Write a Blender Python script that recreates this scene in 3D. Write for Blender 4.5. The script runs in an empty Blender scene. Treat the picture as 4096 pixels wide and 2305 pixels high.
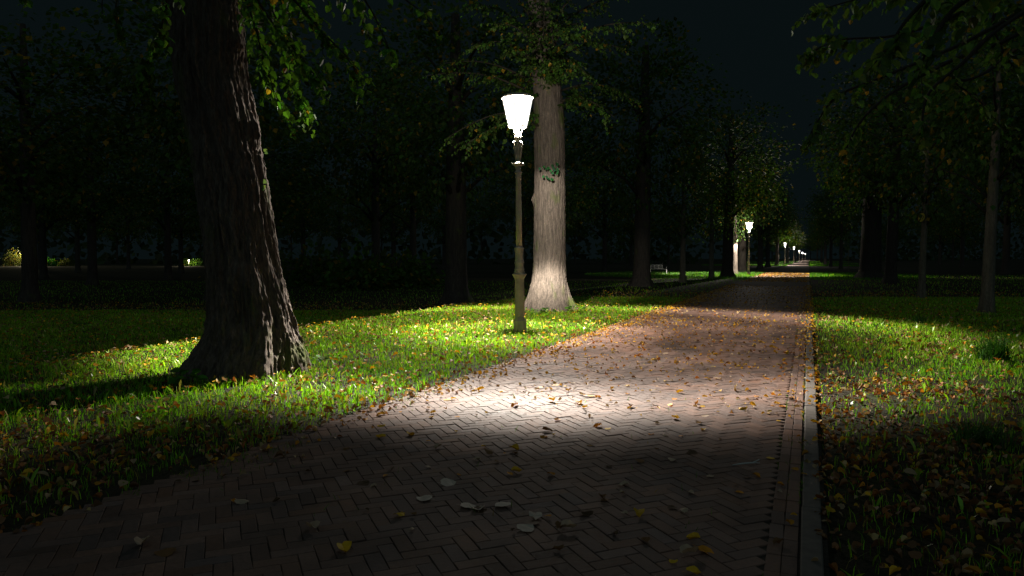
import bpy, math, numpy as np
from mathutils import Vector, Matrix
rng = np.random.default_rng(7)
R = math.radians
sc = bpy.context.scene
COL = sc.collection

# ------------------------------------------------------------------ camera
F = 2850.0; CX = 2048.0; CY = 1152.5; CAMH = 1.414
PITCH = math.atan(119.5 / F)
cam = bpy.data.cameras.new('camera'); cam.sensor_width = 36; cam.lens = F / 4096 * 36
cam.clip_start = 0.05; cam.clip_end = 3000
cam_o = bpy.data.objects.new('camera', cam); COL.objects.link(cam_o)
cam_o.location = (0, 0, CAMH); cam_o.rotation_euler = (R(90) - PITCH, 0, 0)
sc.camera = cam_o
CP, SP = math.cos(PITCH), math.sin(PITCH)
def ray(px, py):
    x = (px - CX) / F; y = (CY - py) / F
    return np.array([x, CP + y * SP, -SP + y * CP])
def ground(px, py, z=0.0):
    d = ray(px, py); t = (z - CAMH) / d[2]
    return np.array([0, 0, CAMH]) + d * t
def atY(px, py, Y):
    d = ray(px, py)
    return np.array([0, 0, CAMH]) + d * (Y / d[1])
S = 4096 / 2576.0
def sY(x, y, Y): return atY(x * S, y * S, Y)

# ------------------------------------------------------------------ mesh helpers
def mesh_np(name, V, F_, mat=None, colors=None, smooth=False):
    V = np.asarray(V, np.float32).reshape(-1, 3); F_ = np.asarray(F_, np.int32)
    me = bpy.data.meshes.new(name)
    n, k = F_.shape
    me.vertices.add(len(V)); me.vertices.foreach_set('co', V.ravel())
    me.loops.add(n * k); me.loops.foreach_set('vertex_index', F_.ravel())
    me.polygons.add(n)
    me.polygons.foreach_set('loop_start', np.arange(0, n * k, k, dtype=np.int32))
    me.polygons.foreach_set('use_smooth', np.full(n, smooth, dtype=bool))
    if colors is not None:
        a = me.color_attributes.new('tint', 'FLOAT_COLOR', 'POINT')
        c = np.ones((len(V), 4), np.float32); c[:, :3] = colors
        a.data.foreach_set('color', c.ravel())
    me.update(calc_edges=True); me.validate()
    if mat: me.materials.append(mat)
    return me
def link(name, me, parent=None, loc=None):
    o = bpy.data.objects.new(name, me); COL.objects.link(o)
    if parent is not None: o.parent = parent
    if loc is not None: o.location = loc
    return o
def tag(o, label=None, cat=None, group=None, kind=None):
    if label: o['label'] = label
    if cat: o['category'] = cat
    if group: o['group'] = group
    if kind: o['kind'] = kind
    return o
def thing(name, label, cat, loc=(0, 0, 0), group=None, rz=0):
    o = bpy.data.objects.new(name, None); COL.objects.link(o)
    o.location = loc; o.rotation_euler = (0, 0, rz); o.empty_display_size = .2
    return tag(o, label, cat, group)
class MB:
    """collects quads"""
    def __init__(s): s.V = []; s.F = []; s.n = 0
    def add(s, V, F_):
        V = np.asarray(V, float).reshape(-1, 3); s.V.append(V)
        s.F += [tuple(int(i) + s.n for i in f) for f in F_]; s.n += len(V); return s
    def box(s, c, d, rz=0, taper=1.0):
        x, y, z = [q / 2 for q in d]; P = []
        for zz, t in ((-z, 1), (z, taper)):
            for a, b in ((-x, -y), (x, -y), (x, y), (-x, y)):
                P.append((a * t, b * t, zz))
        P = np.array(P); cr, sr = math.cos(rz), math.sin(rz)
        P = P @ np.array([[cr, sr, 0], [-sr, cr, 0], [0, 0, 1]]) + np.array(c)
        return s.add(P, [(0, 3, 2, 1), (4, 5, 6, 7), (0, 1, 5, 4), (1, 2, 6, 5), (2, 3, 7, 6), (3, 0, 4, 7)])
    def lathe(s, prof, seg=24, c=(0, 0, 0), rot=0, lobes=0, la=0):
        V = []; F_ = []
        for z, r in prof:
            for i in range(seg):
                a = rot + 2 * math.pi * i / seg; rr = r * (1 + la * math.cos(lobes * a))
                V.append((c[0] + rr * math.cos(a), c[1] + rr * math.sin(a), c[2] + z))
        for j in range(len(prof) - 1):
            for i in range(seg):
                k = (i + 1) % seg
                F_.append((j * seg + i, j * seg + k, (j + 1) * seg + k, (j + 1) * seg + i))
        m = len(prof) - 1
        if prof[0][1] > 1e-4: F_.append(tuple(reversed(range(seg))))
        if prof[-1][1] > 1e-4: F_.append(tuple(m * seg + i for i in range(seg)))
        return s.add(V, F_)
    def tube(s, pts, rad, seg=8, cap=True):
        pts = [Vector(p) for p in pts]; V = []; F_ = []
        up = None
        for i, p in enumerate(pts):
            t = (pts[min(i + 1, len(pts) - 1)] - pts[max(i - 1, 0)]).normalized()
            if up is None: up = t.orthogonal().normalized()
            up = (up - t * up.dot(t)).normalized(); b = t.cross(up)
            r = rad[i] if hasattr(rad, '__len__') else rad
            for j in range(seg):
                a = 2 * math.pi * j / seg
                V.append(tuple(p + (up * math.cos(a) + b * math.sin(a)) * r))
        for i in range(len(pts) - 1):
            for j in range(seg):
                k = (j + 1) % seg
                F_.append((i * seg + j, i * seg + k, (i + 1) * seg + k, (i + 1) * seg + j))
        if cap:
            F_.append(tuple(reversed(range(seg)))); F_.append(tuple((len(pts) - 1) * seg + j for j in range(seg)))
        return s.add(V, F_)
    def mesh(s, name, mat, smooth=False):
        me = bpy.data.meshes.new(name)
        me.from_pydata(np.concatenate(s.V).tolist(), [], s.F); me.update()
        if smooth:
            for p in me.polygons: p.use_smooth = True
        me.materials.append(mat); return me
    def build(s, name, mat, parent=None, loc=None, smooth=False):
        return link(name, s.mesh(name, mat, smooth), parent, loc)

# ------------------------------------------------------------------ numpy noise
def _h(ix, iy, seed):
    n = (ix.astype(np.int64) * 374761393 + iy.astype(np.int64) * 668265263 + seed * 974634777) & 0x7fffffff
    n = ((n ^ (n >> 13)) * 1274126177) & 0x7fffffff
    return ((n ^ (n >> 16)) & 0xffff) / 65535.0
def noise2(x, y, seed=0):
    ix = np.floor(x); iy = np.floor(y); fx = x - ix; fy = y - iy
    fx = fx * fx * (3 - 2 * fx); fy = fy * fy * (3 - 2 * fy)
    a = _h(ix, iy, seed); b = _h(ix + 1, iy, seed); c = _h(ix, iy + 1, seed); d = _h(ix + 1, iy + 1, seed)
    return (a * (1 - fx) + b * fx) * (1 - fy) + (c * (1 - fx) + d * fx) * fy

# ------------------------------------------------------------------ materials
def mat(name):
    m = bpy.data.materials.new(name); m.use_nodes = True
    nt = m.node_tree; nt.nodes.clear()
    out = nt.nodes.new('ShaderNodeOutputMaterial')
    return m, nt, out
def N(nt, t, **kw):
    n = nt.nodes.new(t)
    for k, v in kw.items():
        if k in n.inputs: n.inputs[k].default_value = v
        else: setattr(n, k, v)
    return n
def L(nt, a, b): nt.links.new(a, b)
def coords(nt, scale=(1, 1, 1)):
    tc = N(nt, 'ShaderNodeNewGeometry'); mp = N(nt, 'ShaderNodeMapping'); mp.inputs['Scale'].default_value = scale
    L(nt, tc.outputs['Position'], mp.inputs['Vector']); return mp.outputs['Vector']
def ocoords(nt, scale=(1, 1, 1)):
    tc = N(nt, 'ShaderNodeTexCoord'); mp = N(nt, 'ShaderNodeMapping'); mp.inputs['Scale'].default_value = scale
    L(nt, tc.outputs['Object'], mp.inputs['Vector']); return mp.outputs['Vector']
def ramp(nt, fac, stops):
    r = N(nt, 'ShaderNodeValToRGB'); e = r.color_ramp.elements
    while len(e) < len(stops): e.new(.5)
    for q, (p, c) in zip(e, stops): q.position = p; q.color = (*c, 1)
    L(nt, fac, r.inputs['Fac']); return r.outputs['Color']
def mulcol(nt, a, b):
    m = N(nt, 'ShaderNodeMix', data_type='RGBA', blend_type='MULTIPLY'); m.inputs['Factor'].default_value = 1
    L(nt, a, m.inputs['A']); L(nt, b, m.inputs['B']); return m.outputs['Result']

def bark_mat(name, dark, light, moss=0.0, scale=1.0, bump=.6):
    m, nt, out = mat(name)
    v = ocoords(nt, (22 * scale, 22 * scale, 2.6 * scale))
    n1 = N(nt, 'ShaderNodeTexNoise', Scale=1.0, Detail=6.0, Roughness=.65); L(nt, v, n1.inputs['Vector'])
    v2 = ocoords(nt, (60 * scale, 60 * scale, 18 * scale))
    n2 = N(nt, 'ShaderNodeTexNoise', Scale=1.0, Detail=5.0); L(nt, v2, n2.inputs['Vector'])
    c = ramp(nt, n1.outputs['Fac'], [(.3, dark), (.5, tuple((a + b) / 2 for a, b in zip(dark, light))), (.68, light)])
    c2 = ramp(nt, n2.outputs['Fac'], [(.3, (.6, .6, .6)), (.7, (1.15, 1.12, 1.1))])
    c = mulcol(nt, c, c2)
    if moss > 0:
        n3 = N(nt, 'ShaderNodeTexNoise', Scale=2.2, Detail=5.0)
        L(nt, ocoords(nt, (1, 1, .5)), n3.inputs['Vector'])
        f = N(nt, 'ShaderNodeMapRange'); f.inputs['From Min'].default_value = .62 - .12 * moss; f.inputs['From Max'].default_value = .8 - .1 * moss
        L(nt, n3.outputs['Fac'], f.inputs['Value'])
        mx = N(nt, 'ShaderNodeMix', data_type='RGBA'); L(nt, f.outputs['Result'], mx.inputs['Factor'])
        L(nt, c, mx.inputs['A']); mx.inputs['B'].default_value = (.09, .13, .02, 1); c = mx.outputs['Result']
    b = N(nt, 'ShaderNodeBsdfPrincipled', Roughness=.85); b.inputs['Specular IOR Level'].default_value = .25
    L(nt, c, b.inputs['Base Color'])
    ad = N(nt, 'ShaderNodeMath', operation='MULTIPLY_ADD'); L(nt, n2.outputs['Fac'], ad.inputs[0]); ad.inputs[1].default_value = .4
    L(nt, n1.outputs['Fac'], ad.inputs[2])
    bp = N(nt, 'ShaderNodeBump', Strength=bump, Distance=.02); L(nt, ad.outputs[0], bp.inputs['Height'])
    L(nt, bp.outputs['Normal'], b.inputs['Normal']); L(nt, b.outputs['BSDF'], out.inputs['Surface'])
    return m
def leaf_mat(name, rough=.5, trans=.45, spec=.22, transtint=(1.25, 1.35, .5)):
    m, nt, out = mat(name)
    a = N(nt, 'ShaderNodeAttribute', attribute_name='tint')
    b = N(nt, 'ShaderNodeBsdfPrincipled', Roughness=rough); b.inputs['Specular IOR Level'].default_value = spec
    L(nt, a.outputs['Color'], b.inputs['Base Color'])
    t = N(nt, 'ShaderNodeBsdfTranslucent')
    rgb = N(nt, 'ShaderNodeRGB'); rgb.outputs[0].default_value = (*transtint, 1)
    L(nt, mulcol(nt, a.outputs['Color'], rgb.outputs[0]), t.inputs['Color'])
    mx = N(nt, 'ShaderNodeMixShader', Fac=trans); L(nt, b.outputs[0], mx.inputs[1]); L(nt, t.outputs[0], mx.inputs[2])
    L(nt, mx.outputs[0], out.inputs['Surface']); return m
def plain(name, col, rough=.6, spec=.5, metal=0.0, noise=0.0, nscale=20):
    m, nt, out = mat(name)
    b = N(nt, 'ShaderNodeBsdfPrincipled', Roughness=rough, Metallic=metal); b.inputs['Specular IOR Level'].default_value = spec
    b.inputs['Base Color'].default_value = (*col, 1)
    if noise:
        n1 = N(nt, 'ShaderNodeTexNoise', Scale=nscale, Detail=5.0); L(nt, ocoords(nt), n1.inputs['Vector'])
        c = ramp(nt, n1.outputs['Fac'], [(.3, tuple(q * (1 - noise) for q in col)), (.7, tuple(min(1, q * (1 + noise)) for q in col))])
        L(nt, c, b.inputs['Base Color'])
        bp = N(nt, 'ShaderNodeBump', Strength=.25, Distance=.004); L(nt, n1.outputs['Fac'], bp.inputs['Height'])
        L(nt, bp.outputs['Normal'], b.inputs['Normal'])
    L(nt, b.outputs[0], out.inputs['Surface']); return m
def emit(name, col, s, transparent=False, fac=.5):
    m, nt, out = mat(name)
    e = N(nt, 'ShaderNodeEmission', Strength=s); e.inputs['Color'].default_value = (*col, 1)
    if transparent:
        t = N(nt, 'ShaderNodeBsdfTransparent'); mx = N(nt, 'ShaderNodeMixShader', Fac=fac)
        L(nt, t.outputs[0], mx.inputs[1]); L(nt, e.outputs[0], mx.inputs[2]); L(nt, mx.outputs[0], out.inputs['Surface'])
    else: L(nt, e.outputs[0], out.inputs['Surface'])
    return m

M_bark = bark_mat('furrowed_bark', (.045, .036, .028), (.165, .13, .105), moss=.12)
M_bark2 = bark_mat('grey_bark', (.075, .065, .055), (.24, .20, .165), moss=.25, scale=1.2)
M_bark_shade = bark_mat('shaded_bark', (.03, .027, .023), (.085, .072, .06), moss=.2, scale=.8, bump=.4)  # darker bark copy, night shade put into the colour of unlit trunks
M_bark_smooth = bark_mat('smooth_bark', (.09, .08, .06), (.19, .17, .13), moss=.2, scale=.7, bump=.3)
M_branch = bark_mat('twig_bark', (.022, .020, .014), (.05, .043, .03), bump=.2)
M_leaf = leaf_mat('linden_leaf')
M_grass = leaf_mat('grass_blade', rough=.5, trans=.42, spec=.3, transtint=(1.1, 1.3, .4))
M_weed = leaf_mat('weed_leaf', rough=.33, trans=.4, spec=.55, transtint=(1.1, 1.3, .4))
M_litter = leaf_mat('dry_leaf', rough=.6, trans=.2, spec=.25, transtint=(1.2, 1.0, .6))
M_paint = plain('lamp_paint', (.40, .375, .31), rough=.28, spec=.6, noise=.18, nscale=9)
M_glass = emit('lit_glass', (1.0, .97, .91), 1.5, True, .8)
M_bulb = emit('lamp_bulb', (1, .95, .88), 9.0, True)
M_white = plain('bench_paint', (.45, .45, .43), rough=.45, noise=.08)
M_sign = plain('yellow_plate', (.62, .45, .05), rough=.5, noise=.2, nscale=14)
M_signtext = plain('black_paint', (.015, .015, .015), rough=.6)
M_plate_rim = plain('red_brown_rim', (.16, .05, .03), rough=.6)
M_kerb = plain('kerb_concrete', (.095, .082, .07), rough=.75, noise=.25, nscale=16)

# brick material: per brick tint x fine noise
def brick_mat():
    m, nt, out = mat('clay_paver')
    a = N(nt, 'ShaderNodeAttribute', attribute_name='tint')
    v = coords(nt)
    n1 = N(nt, 'ShaderNodeTexNoise', Scale=38.0, Detail=6.0, Roughness=.7); L(nt, v, n1.inputs['Vector'])
    n2 = N(nt, 'ShaderNodeTexNoise', Scale=1.3, Detail=4.0); L(nt, v, n2.inputs['Vector'])
    n3 = N(nt, 'ShaderNodeTexNoise', Scale=160.0, Detail=3.0); L(nt, v, n3.inputs['Vector'])
    c = mulcol(nt, a.outputs['Color'], ramp(nt, n1.outputs['Fac'], [(.28, (.62, .62, .62)), (.5, (.95, .95, .95)), (.75, (1.3, 1.25, 1.2))]))
    c = mulcol(nt, c, ramp(nt, n2.outputs['Fac'], [(.32, (.55, .57, .58)), (.48, (.9, .9, .9)), (.66, (1.18, 1.12, 1.06))]))
    b = N(nt, 'ShaderNodeBsdfPrincipled'); b.inputs['Specular IOR Level'].default_value = .22
    rr = N(nt, 'ShaderNodeMapRange'); rr.inputs['To Min'].default_value = .52; rr.inputs['To Max'].default_value = .85
    rr.inputs['From Min'].default_value = .3; rr.inputs['From Max'].default_value = .7
    L(nt, n1.outputs['Fac'], rr.inputs['Value']); L(nt, rr.outputs[0], b.inputs['Roughness'])
    L(nt, c, b.inputs['Base Color'])
    ad = N(nt, 'ShaderNodeMath', operation='MULTIPLY_ADD'); L(nt, n3.outputs['Fac'], ad.inputs[0]); ad.inputs[1].default_value = .35
    L(nt, n1.outputs['Fac'], ad.inputs[2])
    bp = N(nt, 'ShaderNodeBump', Strength=.55, Distance=.006); L(nt, ad.outputs[0], bp.inputs['Height'])
    L(nt, bp.outputs['Normal'], b.inputs['Normal']); L(nt, b.outputs[0], out.inputs['Surface']); return m
M_brick = brick_mat()
def ground_mat(name, stops, s1, s2, bump=.5):
    m, nt, out = mat(name); v = coords(nt)
    n1 = N(nt, 'ShaderNodeTexNoise', Scale=s1, Detail=8.0, Roughness=.7); L(nt, v, n1.inputs['Vector'])
    n2 = N(nt, 'ShaderNodeTexNoise', Scale=s2, Detail=6.0); L(nt, v, n2.inputs['Vector'])
    c = mulcol(nt, ramp(nt, n1.outputs['Fac'], stops), ramp(nt, n2.outputs['Fac'], [(.3, (.6, .6, .6)), (.7, (1.2, 1.2, 1.2))]))
    b = N(nt, 'ShaderNodeBsdfPrincipled', Roughness=.9); b.inputs['Specular IOR Level'].default_value = .2
    L(nt, c, b.inputs['Base Color'])
    bp = N(nt, 'ShaderNodeBump', Strength=bump, Distance=.03); L(nt, n2.outputs['Fac'], bp.inputs['Height'])
    L(nt, bp.outputs['Normal'], b.inputs['Normal']); L(nt, b.outputs[0], out.inputs['Surface']); return m
M_ground = ground_mat('lawn_soil', [(.35, (.022, .016, .009)), (.55, (.025, .024, .009)), (.75, (.03, .055, .008))], 1.7, 45)
M_bed = ground_mat('joint_sand', [(.3, (.03, .026, .02)), (.7, (.075, .06, .045))], 6, 60)
M_farpath = ground_mat('far_paving', [(.3, (.07, .048, .038)), (.7, (.12, .082, .066))], 3, 25)

# ------------------------------------------------------------------ path frame
PA = math.atan(.4155)                      # path heading, to the right of +Y
PD = np.array([math.sin(PA), math.cos(PA)]); PN = np.array([math.cos(PA), -math.sin(PA)])   # along, to the right
XR = .10 * math.cos(PA)                    # right outer edge (kerb outer face) offset along PN
WID = 4.20 * math.cos(PA)                  # full width
XL = XR - WID
def to_path(x, y): return x * PD[0] + y * PD[1], x * PN[0] + y * PN[1]     # s, n
def from_path(s, n): return s * PD[0] + n * PN[0], s * PD[1] + n * PN[1]
KW = .10; ROW = .072
XH = XR - KW - .02 - 2 * ROW               # herringbone right limit

# ground
def sheet(name, pts, z, m, kind='structure'):
    me = bpy.data.meshes.new(name); me.from_pydata([(x, y, z) for x, y in pts], [], [tuple(range(len(pts)))]); me.materials.append(m)
    o = link(name, me); o['kind'] = kind; return o
BANK = XL - 6.0 * math.cos(PA) - .1         # the left verge is a low bank; beyond this line the lawn lies half a metre lower
def terrain(x, y):
    x = np.asarray(x, float); y = np.asarray(y, float)
    n = x * PN[0] + y * PN[1]; s = x * PD[0] + y * PD[1]
    e = BANK + .35 * (noise2(s * .35, s * 0, 61) - .5)
    t = np.clip((e - n) / 1.9, 0, 1); return -.03 - .48 * t * t * (3 - 2 * t)
ns = np.concatenate([[-1200, -300, -80, -40, -25], np.arange(BANK - 3, BANK + .8, .22), [XL - 2, XR + 3, XR + 40, XR + 300, 1300]])
ss = np.concatenate([[-120, -30], np.arange(-5, 60, .7), np.arange(62, 200, 12), [260, 400, 800, 1800]])
SS, NN = np.meshgrid(ss, ns); gx, gy = from_path(SS.ravel(), NN.ravel()); gz = terrain(gx, gy)
i_ = (np.arange(len(ns) - 1)[:, None] * len(ss) + np.arange(len(ss) - 1)[None]).ravel()
o = link('lawn_ground', mesh_np('lawn_ground', np.stack([gx, gy, gz], 1), np.stack([i_, i_ + len(ss), i_ + len(ss) + 1, i_ + 1], 1)[:, ::-1], M_ground, smooth=True)); o['kind'] = 'structure'
def strip(n0, n1, s0, s1): return [from_path(s0, n0), from_path(s0, n1), from_path(s1, n1), from_path(s1, n0)]
sheet('path_bed', strip(XL, XR + .02, -6, 38), -.0105, M_bed)
sheet('distant_path', strip(XL, XR, 38, 900), -.010, M_farpath)

# ------------------------------------------------------------------ herringbone bricks
def bricks():
    BL, BW, gap, ch, H = .205, .084, .0034, .003, .03
    ctr = []; A = math.radians(45)
    ca, sa = math.cos(A), math.sin(A)
    for i in range(-330, 331):
        for j in range(-70, 71):
            for typ in (0, 1):
                if typ == 0: cx, cy = i * BW + BL / 2 + j * BL, i * BW + BW / 2 - j * BL
                else: cx, cy = i * BW + BL - BW / 2 + j * BL, i * BW - BL / 2 - j * BL
                # (cx,cy) lattice frame; its diagonal runs along the path
                s = (cx + cy) * ca; n = (cx - cy) * sa
                s += 12.0
                if s < .6 or s > 38 or n < XL - .12 - n * 0 or n > XH - .03: continue
                ctr.append((s, n, typ))
    ctr = np.array(ctr)
    # ragged left border
    keep = ctr[:, 1] > XL + .05 - .10 * noise2(ctr[:, 0] * 1.3, ctr[:, 0] * 0, 5)
    ctr = ctr[keep]
    rows = []
    for r in range(2):
        s = .5
        while s < 38:
            rows.append((s + .1, XH + ROW * (r + .5) + .006, 2)); s += .206
    ctr = np.concatenate([ctr, np.array(rows)])
    n = len(ctr)
    ang = np.where(ctr[:, 2] == 0, 45, np.where(ctr[:, 2] == 1, -45, 0)) + rng.normal(0, 1.0, n)
    # dir of brick length in (s,n)
    a = np.radians(ang)
    ls, ln = np.cos(a), np.sin(a)
    hl = np.full(n, BL / 2 - gap / 2); hw = np.where(ctr[:, 2] == 2, ROW / 2 - gap / 2, BW / 2 - gap / 2)
    zt = rng.normal(0, .0014, n) + .010 * (noise2(ctr[:, 0] * .9, ctr[:, 1] * .9, 3) - .5)
    tx = rng.normal(0, .004, n); ty = rng.normal(0, .007, n)
    corners = [(-1, -1), (1, -1), (1, 1), (-1, 1)]
    V = np.zeros((n, 12, 3))
    for lev, (inset, dz) in enumerate(((0, -H), (0, -ch), (ch, 0))):
        for k, (sx, sy) in enumerate(corners):
            u = sx * (hl - inset); v = sy * (hw - inset)
            s_ = ctr[:, 0] + u * ls - v * ln; n_ = ctr[:, 1] + u * ln + v * ls
            x, y = from_path(s_, n_)
            V[:, lev * 4 + k] = np.stack([x, y, zt + dz + (u * tx + v * ty if lev else 0)*.8], 1)
    f = []
    for lev in (0, 1):
        for k in range(4):
            k2 = (k + 1) % 4
            f.append((lev * 4 + k, lev * 4 + k2, (lev + 1) * 4 + k2, (lev + 1) * 4 + k))
    f.append((8, 9, 10, 11)); f = np.array(f)[:, ::-1]
    Fc = (f[None] + (np.arange(n) * 12)[:, None, None]).reshape(-1, 4)
    base = np.array([.168, .104, .082]); 
    br = np.clip(rng.normal(1, .13, n), .6, 1.4)[:, None]
    hue = rng.normal(0, 1, n)[:, None] * np.array([.008, 0, -.004])
    col = np.clip(base * br + hue, .03, .6)
    return V.reshape(-1, 3), Fc, np.repeat(col, 12, 0)
V_, F_, C_ = bricks()
o = link('brick_path', mesh_np('brick_path', V_, F_, M_brick, C_)); tag(o, 'herringbone brick path running down the park avenue', kind='structure')
# kerb strip of long concrete edging stones
kb = MB(); s = .3
while s < 60:
    ln_ = 1.0
    x, y = from_path(s + ln_ / 2, XR - KW / 2 + rng.normal(0, .003))
    kb.box((x, y, -.022 + rng.normal(0, .002)), (KW, ln_ - .008, .07), rz=-PA + rng.normal(0, .002)); s += ln_
o = kb.build('kerb', M_kerb); tag(o, 'narrow concrete edging along the right side of the brick path', kind='structure')
bv = o.modifiers.new('bevel', 'BEVEL'); bv.width = .008; bv.segments = 2

# ------------------------------------------------------------------ street lamps
LAMP_TOP = 4.2
def lamp_proto():
    root = thing('street_lamp', 'x', 'street lamp')
    MBl = MB()
    MBl.lathe([(0, .135), (.21, .135), (.225, .128), (.235, .112), (.26, .104), (.285, .094), (.30, .088)], 8, rot=math.pi / 8)
    MBl.build('plinth', M_paint, root)
    MB().lathe([(.30, .090), (.98, .086), (1.02, .09), (1.06, .112), (1.09, .13), (1.105, .135), (1.118, .118), (1.13, .102), (1.16, .102), (1.175, .09)], 16, lobes=8, la=.035).build('pedestal', M_paint, root, smooth=False)
    MB().lathe([(1.175, .088), (1.20, .094), (1.215, .088), (1.24, .080), (1.30, .082), (1.325, .092), (1.34, .092), (1.35, .08), (1.38, .078),
                (1.45, .074), (1.53, .079), (1.57, .083), (1.60, .093), (1.615, .088), (1.625, .066), (1.64, .062)], 24, lobes=8, la=.02).build('collar', M_paint, root, smooth=True)
    MB().lathe([(1.64, .060), (2.3, .056), (2.93, .051), (2.945, .058), (2.97, .062), (2.985, .055), (3.01, .052), (3.03, .066), (3.045, .071), (3.06, .066), (3.075, .05), (3.10, .046),
                (3.12, .056), (3.14, .056), (3.16, .048)], 20).build('shaft', M_paint, root, smooth=True)
    MB().lathe([(3.155, .048), (3.17, .08), (3.185, .104), (3.205, .108), (3.225, .102), (3.24, .07), (3.25, .046)], 24, lobes=4, la=.10).build('flange', M_paint, root, smooth=True)
    MB().lathe([(3.245, .046), (3.27, .054), (3.33, .052), (3.40, .045), (3.50, .04), (3.58, .042), (3.62, .05), (3.66, .053), (3.68, .066), (3.70, .072), (3.725, .072), (3.735, .058), (3.78, .04), (3.86, .032)], 20).build('neck', M_paint, root, smooth=True)
    # scroll ornaments round the neck
    for i in range(4):
        a = math.radians(35 + 90 * i); c, s_ = math.cos(a), math.sin(a)
        pr = [(.050, 3.30), (.062, 3.36), (.070, 3.43), (.082, 3.50), (.094, 3.56), (.098, 3.60), (.088, 3.625), (.070, 3.615), (.066, 3.585), (.076, 3.57)]
        rd = [.012, .016, .014, .018, .018, .02, .02, .016, .012, .008]
        MB().tube([(r * c, r * s_, z) for r, z in pr], rd, 8).build('scroll', M_paint, root, smooth=True)
    # four arms carrying the lantern
    for i in range(4):
        a = math.radians(20 + 90 * i); c, s_ = math.cos(a), math.sin(a)
        pr = [(.060, 3.72), (.066, 3.78), (.085, 3.84), (.12, 3.885), (.165, 3.905)]
        MB().tube([(r * c, r * s_, z) for r, z in pr], [.012, .012, .011, .01, .01], 8).build('arm', M_paint, root, smooth=True)
    g = MB()
    seg = 32; prof = [(3.905, .175), (4.05, .206), (4.2, .238), (4.35, .270), (4.44, .288)]
    V = []; Fq = []
    for z, r in prof:
        for i in range(seg): V.append((r * math.cos(2 * math.pi * i / seg), r * math.sin(2 * math.pi * i / seg), z))
    for j in range(len(prof) - 1):
        for i in range(seg): Fq.append((j * seg + i, j * seg + (i + 1) % seg, (j + 1) * seg + (i + 1) % seg, (j + 1) * seg + i))
    g.add(V, Fq); glass = g.build('glass_shade', M_glass, root, smooth=True)
    fr = MB()
    for zz, rr, tr in ((3.905, .180, .011), (4.45, .297, .012)):
        pts = [(rr * math.cos(2 * math.pi * i / 40), rr * math.sin(2 * math.pi * i / 40), zz) for i in range(41)]
        fr.tube(pts, tr, 6, cap=False)
    for i in range(6):
        a = 2 * math.pi * i / 6 + .3; fr.tube([(.182 * math.cos(a), .182 * math.sin(a), 3.905), (.292 * math.cos(a), .292 * math.sin(a), 4.44)], .003, 6)
    fr.build('lantern_frame', M_paint, root, smooth=True)
    MB().lathe([(4.462, .298), (4.47, .300), (4.485, .29), (4.505, .2), (4.515, .08), (4.53, .03), (4.535, .004)], 40).build('cap', M_paint, root, smooth=True)
    MB().lathe([(4.10, .01), (4.12, .03), (4.2, .035), (4.28, .03), (4.30, .01)], 16).build('bulb', M_bulb, root, smooth=True)
    return root
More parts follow.
